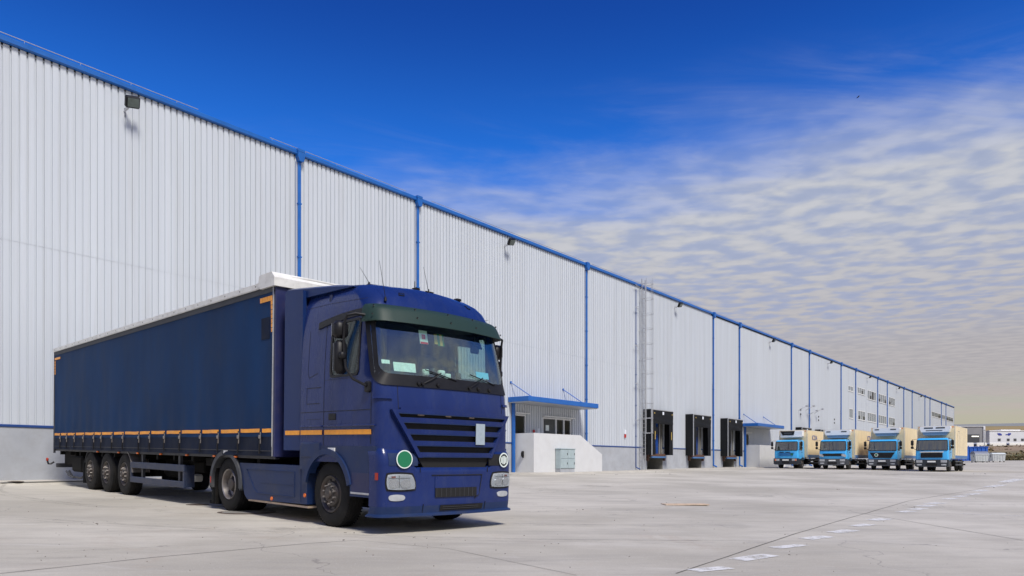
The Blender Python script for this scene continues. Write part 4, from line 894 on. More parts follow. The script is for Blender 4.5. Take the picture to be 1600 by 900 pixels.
def bround(name, m, x0, x1, z0, z1, sk, off0, off1, par, k_=.42, n=20, label=None):
    def fn(a, b, k):
        u, v = 2 * a - 1, 2 * b - 1; a2 = (u * math.sqrt(1 - k_ * v * v / 2) / math.sqrt(1 - 0 * k_) + 1) / 2; b2 = (v * math.sqrt(1 - k_ * u * u / 2) + 1) / 2
        return bcont(bq((x0 + min(sk, 0) * (1 - b2)) * (1 - a2) + (x1 + max(sk, 0) * (1 - b2)) * a2), z0 + (z1 - z0) * b2, off0 if k == 0 else off1)
    return MB().slab(fn, n, 10).build(name, m, par, smooth=40, label=label)
for sgn in (0, 1):
    mir = (lambda a, b: (a, b)) if sgn == 0 else (lambda a, b: (CW - b, CW - a))
    x0, x1 = mir(.03, .50); sk = .06 if sgn == 0 else -.06
    h = bround('headlight', 'black', x0, x1, .595, .865, sk, -.02, .008, TR); x0, x1 = mir(.055, .475)
    bround('reflector', 'lamp_in', x0, x1, .62, .84, sk, .002, .020, h)

    xa, xb = mir(.085, .25); bround('bulb_bowl', 'chrome', xa, xb, .645, .77, 0, .0205, .029, h, .9, 8); xa, xb = mir(.275, .44); bround('bulb_bowl', 'chrome', xa, xb, .645, .76, 0, .0205, .031, h, .9, 8)
    for ga, gb in ((.255, .262), (.09, .43)): xa, xb = mir(ga, gb); bpatch('lens_divider', 'bump_grey', (xa, xb, .645 if gb < .3 else .778, .82 if gb < .3 else .784), .0205, .027, h, 6); xa, xb = mir(.14, .20); bpatch('indicator_bulb', 'redlens', (xa, xb, .785, .81), .0205, .028, h, 2)
    bround('lamp_cover', 'lens_g', x0, x1, .62, .84, sk, .034, .036, h)
    x0, x1 = mir(.10, .36); f = bround('fog_lamp', 'lamp_in', x0, x1, .465, .555, 0, -.01, .012, TR, .8); x0, x1 = mir(.0, .54)
    x0, x1 = mir(.10, .56); bpatch('bumper_pocket', 'hole' if sgn else 'paint_low', (x0, x1, .955, 1.13), -.01, .006, TR, 8)
    bpatch('red_side_lamp', 'redlens', (mir(-.0, -.0)[0], mir(-.0, -.0)[0] + .001, .75, .8), 0, .001, TR, 1) if False else None
def disc(name, m, x, z, r, off, par=TR, r0=0., n=28, label=None):
    prof = [(math.cos(2 * math.pi * k / n), math.sin(2 * math.pi * k / n)) for k in range(n)]; c = bcont(bq(x), z, off); d = (bcont(bq(x + .01), z, off) - bcont(bq(x - .01), z, off)).normalized(); nn = Vector((d.y, -d.x, 0))
    mb = MB(); vs = []
    for o in (0, .006):
        for rr_ in ((r0, r) if r0 else (r,)):
            vs += [c + nn * o + d * (u * rr_) + Vector((0, 0, w * rr_)) for u, w in prof]
    if r0:
        fs = [(i, (i + 1) % n, n + (i + 1) % n, n + i) for i in range(n)] + [(2 * n + i, 2 * n + (i + 1) % n, 3 * n + (i + 1) % n, 3 * n + i) for i in range(n)] + [(n + i, n + (i + 1) % n, 3 * n + (i + 1) % n, 3 * n + i) for i in range(n)] + [(i, (i + 1) % n, 2 * n + (i + 1) % n, 2 * n + i) for i in range(n)]
    else: fs = [tuple(range(n)), tuple(range(n, 2 * n))] + [(i, (i + 1) % n, n + (i + 1) % n, n + i) for i in range(n)]
    return mb.add(vs, fs).build(name, m, par, label=label, smooth=30), c, d, nn
disc('green_disc', 'green', .335, 1.045, .113, .030, label='round green sticker with white rim'); disc('disc_rim', 'palegreen', .335, 1.045, .128, .028, r0=.110)
_, c, d, nn = disc('emblem_ring', 'palegreen', 2.27, 1.04, .115, .028, r0=.095, label='white ring emblem with upright bars')
for o, w, h in ((-.055, .012, .045), (-.02, .012, .065), (.02, .012, .065), (.055, .012, .045)):
    p = c + d * o; mb = MB(); vs = [p + d * (sx * w) + Vector((0, 0, sz * h)) + nn * sy for sx in (-1, 1) for sz in (-1, 1) for sy in (0, .006)]
    mb.add(vs, [(0, 1, 3, 2), (4, 6, 7, 5), (0, 4, 5, 1), (2, 3, 7, 6), (0, 2, 6, 4), (1, 5, 7, 3)]).build('emblem_bar', 'palegreen', TR, smooth=0)
# red side lamp on bumper corner
for q in (-.985, .985): MB().slab(lambda a, b, k: bcont(q + (.05 * (a - .5)) * (1 if q > 0 else -1), .755 + .10 * b, -.01 if k == 0 else .012), 2, 1).build('red_side_lamp', 'redlens', TR)
# bumper details: pressed plate, intake slots, seams
bpatch('number_plate_recess', 'paint', (.86, 1.72, .50, .80), .004, .010, TR)
bpatch('intake', 'hole', (.86, 1.66, .50, .635), .0105, .016, TR)
for k in range(18): x = .88 + k * .043; bpatch('intake_bar', 'rail', (x, x + .006, .505, .63), .0165, .020, TR, 1, 1) if k % 2 == 0 else None
bpatch('lower_intake', 'hole', (.96, 1.80, .305, .385, -.0), .012, .018, TR)
for z in (.325, .352): bpatch('intake_bar', 'rail', (1.0, 1.70, z, z + .008), .0185, .026, TR, 8, 1)
mb = MB()
for x0, x1, z0, z1 in ((.66, .665, .26, .41), (1.86, 1.865, .26, .41), (.60, .604, .86, .93), (1.9, 1.904, .86, .93)): mb.slab(lambda a, b, k: bcont(bq(x0 + (x1 - x0) * a), z0 + (z1 - z0) * b, .0 if k == 0 else .013), 1, 4)
P = [(.80, .82), (1.78, .82), (1.72, .52), (1.62, .47)]
for a, b in zip(P, P[1:]):
    n = 10
    mb.tube([bcont(bq(a[0] + (b[0] - a[0]) * i / n), a[1] + (b[1] - a[1]) * i / n, .008) for i in range(n + 1)], .006, 5)
mb.build('pressed_line', 'hole', TR)
# visor
def vis(a, b, k):
    q = -.97 + 1.94 * a; Pz = [(3.235, .012), (3.20, .09), (3.165, .135), (3.10, .165), (3.02, .19), (2.965, .205)]
    u = b * (len(Pz) - 1); i = min(len(Pz) - 2, int(u)); t = u - i; z = Pz[i][0] + (Pz[i + 1][0] - Pz[i][0]) * t; o = Pz[i][1] + (Pz[i + 1][1] - Pz[i][1]) * t
    f = 1 - .55 * sm(abs(q), .86, .97); p = contour(q, 3.235 - (3.235 - z) * .35, o * f); p.z = z; return p + Vector((0, -.006 * k, .004 * k))
vo = MB().slab(vis, 48, 10).build('sun_visor', 'visor', TR, smooth=60)
for q in (-.90, -.5, -.02, .42, .9): 
    for zb, o in ((3.19, .11), (3.06, .185)): c = contour(q, 3.2, o); MB().lathe([(0, 0), (-.008, .012), (0, .014)], (c.x, c.y - .012, zb), 1, 8).build('visor_bolt', 'black', vo)
# roof marker lamps, antennas
for q, z in ((-.66, 3.44), (.62, 3.44)):
    m_ = MB().slab(lambda a, b, k: contour(q + .085 * a, z - .02 + .05 * b, 0 if k == 0 else .012), 4, 1).build('marker_lamp', 'black', TR, smooth=60); MB().slab(lambda a, b, k: contour(q + .012 + .06 * a, z - .01 + .028 * b, .0122 if k == 0 else .016), 4, 1).build('marker_lens', 'clear', m_)
def antenna(x, y, z, tx, ty, tz, base=True):
    mb = MB(); mb.tube([(x, y, z), (x, y, z + .06)], [.024, .014], 8); mb.tube([(x, y, z + .05), (tx, ty, tz)], [.005, .0022], 5); return mb.build('antenna', 'black', TR)
antenna(.30, .24, 3.29, .23, .30, 3.86); antenna(.5, .95, 3.64, .40, 1.05, 3.92); antenna(1.24, .44, 3.54, 1.18, .50, 3.98)
mb = MB(); mb.tube([(1.24, .44, 3.53), (1.24, .44, 3.64)], .010, 6); mb.tube([(1.18, .44, 3.60), (1.33, .44, 3.60)], .010, 6); mb.box(1.20, 1.30, .38, .5, 3.52, 3.55, .01); mb.build('antenna_mount', 'black', TR, smooth=0)
mb = MB(); mb.box(1.12, 1.22, .62, .72, 3.64, 3.68, .01); mb.tube([(1.15, .67, 3.66), (1.15, .67, 3.78)], .008, 6); mb.build('roof_aerial_stub', 'black', TR, smooth=0)
mb = MB(); mb.box(1.95, 2.05, .60, .70, 3.60, 3.64, .01); mb.build('roof_aerial_stub', 'black', TR, smooth=0)
# wipers and cowl panel
for x0, x1, zb, ext in ((1.30, .35, 2.09, .50), (2.15, 1.35, 2.09, .50)):
    p0 = contour(cq(x0 - .62 if x0 < 2 else x0 - .6, 2.12), 2.12, .03); pm = contour(cq(x0 - .28, 2.30), 2.30, .035); mb = MB(); mb.tube([p0, contour(cq(x0 - .45, 2.2), 2.2, .045), pm], .010, 6)
    mb.tube([contour(cq(x0 - .45 + .56 * k / 6 - .1, 2.33 - .12 * k / 6), 2.33 - .12 * k / 6, .028) for k in range(7)], .008, 6); mb.lathe([(-.02, 0), (-.02, .025), (.02, .03)], p0, 1, 8); mb.build('wiper', 'black', TR)
for x in (.62, .95, 1.75, 2.0): c = contour(cq(x, 2.12), 2.12, .02); MB().lathe([(-.03, 0), (-.02, .03), (.0, .035)], c, 1, 8).build('washer_jet', 'black', TR)
# mirrors
def mirror(rt):
    s_ = (lambda p: (CW - p[0], p[1], p[2])) if rt else (lambda p: p); mb = MB()
    mb.tube([s_(p) for p in ((.04, .30, 3.06), (-.12, .36, 3.07), (-.25, .36, 3.03), (-.27, .40, 2.93), (-.27, .41, 2.6), (-.25, .38, 2.3), (-.2, .28, 2.15), (-.06, .17, 2.06), (.0, .20, 2.03))], .020, 8); mb.box(*sorted((s_((-.05, 0, 0))[0], s_((.03, 0, 0))[0])), .12, .24, 1.97, 2.12, .02)
    a = mb.build('mirror_arm', 'black', TR)
    x0, x1 = sorted((s_((-.36, 0, 0))[0], s_((-.17, 0, 0))[0])); m1 = MB().box(x0 - .01, x1 + .01, .42, .60, 2.72, 2.96, .05).build('mirror_head', 'black', a, smooth=60); MB().box(x0 + .015, x1 - .015, .601, .606, 2.75, 2.93).build('mirror_glass', 'chrome', m1, smooth=0)
    m2 = MB().box(x0, x1, .43, .56, 2.22, 2.69, .05).build('mirror_head', 'black', a, smooth=60); MB().box(x0 + .02, x1 - .02, .561, .566, 2.27, 2.65).build('mirror_glass', 'chrome', m2, smooth=0)
    MB().box(x0 + .02, x0 + .12, .36, .45, 2.42, 2.52, .02).build('mirror_clamp', 'black', a, smooth=60)
mirror(False); mirror(True)
# interior
i0 = MB(); i0.box(.1, 2.4, 1.35, 1.40, 1.3, 3.5); i0.box(.12, 2.38, .65, 1.35, 3.12, 3.16); i0.build('cab_lining', 'inner', TR, smooth=0)
d = MB(); d.slab(lambda a, b, k: (.08 + 2.34 * a, .05 + .55 * b + (.05 if k == 0 else 0), 2.20 + .10 * math.sin(b * 2.6) - (.4 if k == 0 else 0) + .03 * math.sin(a * 9)), 16, 5); d.build('dashboard', 'dash', TR)
MB().box(.08, 2.42, .55, 1.35, 1.5, 1.55).build('cab_floor', 'inner', TR, smooth=0)
for x in (.35, 1.6):
    s_ = MB(); s_.box(x, x + .55, .75, 1.2, 1.85, 2.0, .05); s_.box(x, x + .55, 1.12, 1.28, 1.95, 2.75, .06); s_.box(x + .12, x + .43, 1.12, 1.24, 2.76, 2.98, .04); s_.build('seat', 'seat', TR, smooth=50)
a_ = R(55); ringp = [(1.87 + .22 * math.cos(t), .62 + .22 * math.sin(t) * math.cos(a_), 2.32 + .22 * math.sin(t) * math.sin(a_)) for t in [2 * math.pi * k / 24 for k in range(25)]]
sw = MB().tube(ringp, .018, 8, cap=False); sw.tube([(1.87, .62, 2.32), (1.87, .45, 2.1)], .03, 8); sw.tube([ringp[0], ringp[12]], .015, 6); sw.build('steering_wheel', 'black', TR)
cu_ = MB(); cu_.slab(lambda a, b, k: (.13 + .02 * math.sin(a * 30) + .01 * k, .72 + .6 * a, 2.2 + .85 * b), 30, 2); cu_.build('window_curtain', 'cabcurtain', TR)
sh = MB(); sh.slab(lambda a, b, k: (.12 + 2.26 * a, .55 - .1 * b, 3.02 - .18 * b + .02 * k), 8, 2); sh.build('sun_blind', 'inner', TR)
def wsp(name, m, x0, x1, z0, z1, rot=0, off=-.03, label=None): return gpatch(name, m, lambda z: x0, lambda z: x1, z0, z1, off - .003, off, TR, 3, label=label)
wsp('windscreen_sticker', 'paper', .115, .23, 2.375, 2.43); wsp('paper_sheet', 'paper', .28, .63, 2.28, 2.41, label='white paper lying behind the windscreen')
wsp('blue_folder', 'paper_blue', 1.80, 2.10, 2.30, 2.40); wsp('pennant', 'paper', .76, .90, 2.72, 2.92); wsp('pennant_print', 'red', .80, .86, 2.79, 2.86, off=-.026); wsp('pennant_print', 'red', .765, .895, 2.72, 2.75, off=-.026)
wsp('scarf', 'green', 1.08, 1.20, 2.72, 2.90); wsp('scarf', 'yellow', 1.12, 1.165, 2.725, 2.895, off=-.026); wsp('scarf', 'yellow', 1.02, 1.075, 2.74, 2.89)
for x, z, w in ((.98, 2.33, .05), (1.12, 2.36, .035), (1.28, 2.34, .055), (1.40, 2.30, .05), (1.62, 2.33, .03)): MB().box(x - w, x + w, .12, .2, z - .05, z + .045, .015).build('dashboard_cup', 'paper' if w > .04 else 'dash', TR, smooth=50)
mb = MB(); mb.tube([(2.0, .22, 3.0), (2.0, .26, 2.85)], .012, 6); mb.box(1.93, 2.12, .22, .26, 2.72, 2.86, .03); mb.build('inside_mirror', 'black', TR, smooth=50)
# chassis
c = MB()
for x in (.78, 1.64): c.box(x, x + .08, .6, 6.0, .72, .95)
c.box(.2, 2.3, .2, 1.7, .62, 1.0); c.box(.4, 2.1, .6, 2.0, .30, .66, .05); c.box(.35, 2.15, 2.1, 3.9, .3, .8, .03); c.tube([(.1, 1.24, .49), (2.4, 1.24, .49)], .06, 10); c.tube([(.1, 4.75, .49), (2.4, 4.75, .49)], .09, 10); c.box(1.0, 1.5, 4.5, 5.0, .3, .7, .1); c.box(.7, 1.8, 4.2, 5.1, .95, 1.04, .02); c.box(.1, .5, .0, .7, .5, .6)
c.build('chassis', 'soot', TR, smooth=0)
cp = MB(); cp.tube([(.6, 2.15, 1.5), (.62, 2.3, 1.25), (.7, 2.6, 1.1), (.7, 2.9, 1.4)], .02, 6); cp.tube([(.8, 2.15, 1.5), (.8, 2.4, 1.15), (.8, 2.7, 1.2), (.8, 2.9, 1.45)], .02, 6); cp.tube([(.3, 2.5, .98), (.9, 3.3, 1.0)], .02, 6); cp.build('air_hose', 'steel', TR)
put_wheel(WF, TR, .05, 1.24, .495, 0, R(0)); put_wheel(WF, TR, 2.45, 1.24, .495, 1)
for x, sd_ in ((.06, 0), (.38, 0), (2.44, 1), (2.12, 1)): put_wheel(WD, TR, x, 4.75, .495, sd_)
MB().box(.05, .12, 5.25, 5.32, .1, .9).build('flap_bracket', 'soot', TR, smooth=0)

# ================================================================== TRAILER
TL = thing('semi_trailer', 'long dark blue curtain sided trailer with white roof behind the big blue tractor', 'trailer', mw=TM)
TW, TF, TB = 2.53, 2.93, 16.28
strap_px = [96, 106, 118, 132, 148.5, 160, 177, 194, 219, 236, 259, 283, 315.5, 343, 375, 409]
import numpy as _np
def side_s(px_, py_=700):          # along-trailer metres of a photo column (offline fit of the trailer's side)
    r = ray(px_, py_); n = Vector((ax.x, ax.y, 0)); t = (P0 - CAM).dot(n) / r.dot(n); p = CAM + r * t - P0; return p.dot(bx)
straps = [side_s(p) for p in strap_px]
def wave(y, z):
    v = .012 * math.sin(y * 2.1 + 1) * math.sin(z * 1.7) + .006 * math.sin(y * 9.7 + z * .6) * max(0, 2.6 - z) + .016 * noise.noise(Vector((y * .9, z * .8, 1))) + .004 * noise.noise(Vector((y * 4, z * 2.5, 4)))
    return v
for rt in (False, True):
    X0 = (lambda x: TW - x) if rt else (lambda x: x)
    mb = MB(); mb.slab(lambda a, b, k: (X0(-.0 - wave(TF + (TB - TF) * a, 1.36 + 2.40 * b) + (.02 if k == 0 else 0)), TF + .03 + (TB - TF - .06) * a, 1.36 + 2.405 * b), 130, 22); cu = mb.build('side_curtain', 'curtain', TL, smooth=60)
    def skx(y, b):
        dmin = min(abs(y - s_) for s_ in straps); return .018 * min(1, dmin / .3) * (1 - b) + .01 * noise.noise(Vector((y * 3, b, 2)))
    mb = MB(); mb.slab(lambda a, b, k: (X0(-.004 - skx(TF + (TB - TF) * a, b) + (.02 if k == 0 else 0)), TF + .03 + (TB - TF - .06) * a, 1.035 + .325 * b), 150, 5); mb.build('curtain_skirt', 'skirt', TL, smooth=60)
    mb = MB(); mb.slab(lambda a, b, k: (X0(-.022 + (.03 if k == 0 else 0)), TF + .03 + (TB - TF - .06) * a, 1.115 + .012 * b), 20, 1); mb.build('skirt_hem', 'rail', TL)
    a_, b_ = sorted((X0(.03), X0(.12))); MB().box(a_, b_, TF, TB, .985, 1.06, .01).build('side_rail', 'rail', TL, smooth=0)
    a_, b_ = sorted((X0(-.012), X0(.05))); MB().prism([(TF, 3.76), (TB, 3.76), (TB, 3.885), (TF, 3.90)], 0, a_, b_).build('top_rail', 'rail', TL, smooth=0)
    a_, b_ = sorted((X0(-.02), X0(.02)))
    gaps = sorted(straps); prev = TF + .04; cuts_ = [TF + .04] + gaps + [TB - .03]
    segs_ = [(cuts_[i] + (.05 if i else 0), cuts_[i + 1] - .05) for i in range(len(cuts_) - 1)]
    for (s0, s1) in segs_:
        if rt and s0 > 8: break
        if s1 - s0 > 1.0: parts_ = [(s0, (s0 + s1) / 2 - .04), ((s0 + s1) / 2 + .04, s1)] if s0 < 4 else [(s0, s1)]
        else: parts_ = [(s0, s1)]
        for (p, q) in parts_: mb = MB(); mb.slab(lambda a, b, k: (X0(-wave(p + (q - p) * a, 1.46) - .004 - .004 * k), p + (q - p) * a, 1.43 + .065 * b + .008 * noise.noise(Vector((p, 3, a * 2)))), 6, 1); mb.build('orange_reflector', 'orange', TL)
    if not rt:
        me = MB(); me.box(-.038, -.022, -.02, .02, -.10, .10, .005); me.box(-.05, -.03, -.035, .035, -.02, .05, .01); mbk = me.mesh('strap_buckle', MT['rim_light'], 0)
        st = MB(); st.tube([(-.03, 0, .09), (-.034, .0, -.03), (-.036, .01, -.13), (-.035, .02, -.30)], .013, 5); st.tube([(-.03, 0, .0), (-.05, .03, -.06), (-.045, .05, -.01)], .008, 5); mst = st.mesh('curtain_strap', MT['black'])
        for s_ in straps: o = inst(mst, 'curtain_strap', TL, (0, s_, 1.37)); inst(mbk, 'strap_buckle', o, (0, 0, -.03))
# front and back walls, floor
MB().box(.0, TW, TF - .04, TF + .028, 1.02, 3.90, .01).build('front_wall', 'trail_blue', TL, smooth=0)
MB().box(-.016, .012, TF + .028, TF + .045, 1.03, 3.9, .004).build('front_pole', 'steel', TL, smooth=0)
MB().box(.02, TW - .02, TB - .03, TB + .03, 1.0, 3.88, .01).build('rear_door', 'trail_blue', TL, smooth=0)
MB().box(-.015, .03, TB - .04, TB + .04, .92, 3.88, .005).build('rear_pole', 'rail', TL, smooth=0)
MB().box(.05, TW - .05, TF, TB, 1.0, 1.06).build('trailer_floor', 'soot', TL, smooth=0)
# white roof tarp
def roof(a, b, k):
    y = TF - .03 + (TB - TF + .03) * a; s_ = b * 2 - 1; x = TW / 2 + s_ * (TW / 2 + .035)
    z = 3.885 + .13 * (1 - abs(s_) ** 6) + .02 * noise.noise(Vector((y * .8, x, 2))) + .012 * noise.noise(Vector((y * 4, x * 3, 7)))
    if abs(s_) > .99: z = 3.87
    z += .045 * sm(a, .045, 0)
    return (x, y, z - (.02 if k == 0 else 0))
MB().slab(roof, 110, 24).build('roof_tarp', 'tarp', TL, smooth=60)
for sx in (-.045, TW + .03): MB().slab(lambda a, b, k: (sx + .015 * k, TF + .35 + (TB - TF - .35) * a, 3.865 + .09 * b + .01 * noise.noise(Vector((a * 60, 0, 0)))), 90, 1).build('tarp_hem', 'tarp', TL)
rv = MB()
for k in range(22): y = TF + .6 + k * .6; rv.lathe([(-.006, 0), (-.004, .012), (0, .014)], (-.046, y, 3.91), 0, 6)
rv.build('tarp_rivet', 'rim', TL)
cpm = MB(); cpm.prism([(TF - .08, 3.84), (TF - .08, 3.98), (TF + .02, 4.08), (TF + .45, 4.07), (TF + .50, 3.90), (TF + .42, 3.84)], 0, -.055, TW + .055); cpm.build('roof_cap', 'tarp', TL, smooth=0)
# corner markings
def mark(y0, y1, z0, z1): mb = MB(); mb.slab(lambda a, b, k: (-.010 - wave(y0 + (y1 - y0) * a, z0 + (z1 - z0) * b) - .004 * k, y0 + (y1 - y0) * a, z0 + (z1 - z0) * b), 2, 2); mb.build('corner_mark', 'orange', TL)
for k in range(5): mark(TF + .06 + k * .09, TF + .14 + k * .09, 3.62, 3.70)
for k in range(7): mark(TF + .06, TF + .12, 3.55 - k * .075, 3.615 - k * .075)
mark(TB - .62, TB - .08, 3.62, 3.68)
for k in range(5): mark(TB - .14, TB - .08, 3.20 + k * .08, 3.27 + k * .08)
# old sticker ghost
MB().slab(lambda a, b, k: (-.006 - wave(TF + .18 + .3 * a, 3.0 + .36 * b) - .003 * k, TF + .18 + .3 * a, 3.0 + .36 * b), 3, 3).build('removed_sticker', 'skirt', TL)
# chassis
c = MB()
for x in (.72, 1.70): c.box(x, x + .12, TF + .4, TB - .1, .76, 1.0)
for k in range(14): c.box(.1, TW - .1, 3.6 + k * .95, 3.7 + k * .95, .88, .98)
for y in (12.95, 11.64, 10.33): c.tube([(.1, y, .495), (TW - .1, y, .495)], .07, 10); c.box(.6, .95, y - .5, y + .25, .45, .7, .03); c.box(1.58, 1.93, y - .5, y + .25, .45, .7, .03)
c.tube([(.7, 8.2, .62), (.7, 9.2, .62)], .17, 14); c.tube([(1.9, 7.4, .62), (1.9, 9.0, .62)], .17, 14)
c.box(.5, 2.0, 9.6, 13.8, .66, .8); c.box(.25, 2.28, 5.0, 6.2, .8, .95)
c.build('trailer_chassis', 'soot', TL, smooth=0)
w_ = MB(); w_.box(.55, 1.9, 7.0, 7.6, .62, .86, .03); w_.build('pallet_carrier', 'soot', TL, smooth=0)
MB().box(.5, .7, 7.4, 7.7, .42, .58, .03).build('white_canister', 'tarp', TL, smooth=0)
for x in (.30, 2.05):
    l_ = MB(); l_.box(x, x + .16, 5.75, 5.93, .12, .98, .01); l_.box(x - .06, x + .22, 5.68, 6.0, .06, .13, .01); l_.tube([(x + .08, 5.8, .6), (TW / 2, 5.8, .9)], .025, 6); l_.build('landing_leg', 'soot', TL, smooth=0)
for sd_ in (0, 1):
    X0 = (lambda x: TW - x) if sd_ else (lambda x: x); a_, b_ = sorted((X0(.02), X0(.07)))
    gd = MB(); gd.box(a_, b_, 6.72, 9.88, .66, .80, .01); gd.box(a_, b_, 6.72, 9.88, .33, .46, .01); gd.box(a_ + .002, b_ - .002, 6.72, 6.78, .46, .66); gd.box(a_ + .002, b_ - .002, 9.8, 9.86, .46, .66)
    a2, b2 = sorted((X0(.07), X0(.24))); gd.box(a2, b2, 6.72, 6.75, .34, .79, .005); go = gd.build('side_guard', 'guard', TL, smooth=0)
    for y in (7.05, 9.2): a3, b3 = sorted((X0(.075), X0(.13))); MB().box(a3, b3, y, y + .1, .36, .98).build('guard_post', 'rail', go, smooth=0)
    for y in (12.95, 11.64, 10.33): put_wheel(WT, TL, X0(.03), y, .495, sd_)
    for y in (10.33,): mb = MB(); mb.slab(lambda a, b, k: (X0(.02 + .4 * b), y - (.57 + .02 * k) * math.cos(R(5 + 60 * a)), .50 + (.57 + .02 * k) * math.sin(R(5 + 60 * a))), 8, 1); mb.build('trailer_mudguard', 'rim_light', TL)
    mb = MB(); mb.slab(lambda a, b, k: (X0(.05 + .38 * b), 12.95 - (.57 + .015 * k) * math.cos(R(70 + 90 * a)), .50 + (.57 + .015 * k) * math.sin(R(70 + 90 * a))), 8, 1); mb.build('trailer_mudguard', 'fender', TL)
    a4, b4 = sorted((X0(.05), X0(.45))); MB().box(a4, b4, 13.62, 13.64, .15, .75).build('mud_flap', 'rubber', TL, smooth=0)
b_ = MB(); b_.box(.08, .55, 13.9, 14.8, .42, .86, .05); b_.box(.2, 1.2, 14.9, 16.0, .60, .98, .02); b_.build('storage_box', 'soot', TL, smooth=0)
b_ = MB(); b_.tube([(.12, 13.9, .30), (.12, 14.1, .26), (.12, 14.9, .28), (.12, 15.2, .42)], .03, 8); b_.tube([(.05, 15.2, .42), (.05, 15.0, .32), (.05, 14.5, .26)], .025, 8); b_.build('hose_bracket', 'rail', TL)
b_ = MB(); b_.box(.05, TW - .05, TB - .1, TB + .02, .5, .62, .01); b_.box(.3, .45, TB - .08, TB, .62, 1.0); b_.box(2.1, 2.25, TB - .08, TB, .62, 1.0); b_.build('rear_underrun_bar', 'rail', TL, smooth=0)
b_ = MB(); b_.tube([(.0, TB, .66), (-.08, TB + .02, .60), (-.14, TB + .02, .60), (-.17, TB + .02, .70)], .025, 8); o = b_.build('marker_arm', 'black', TL); MB().box(-.2, -.14, TB - .02, TB + .06, .68, .78, .02).build('marker_lamp', 'redlens', o, smooth=50)
for y in (9.3, 7.9, 6.5, 5.2, 4.3, 10.6, 12.2): MB().box(-.012, .03, y, y + .09, .985, 1.02, .008).build('side_marker_lamp', 'amber', TL, smooth=0)

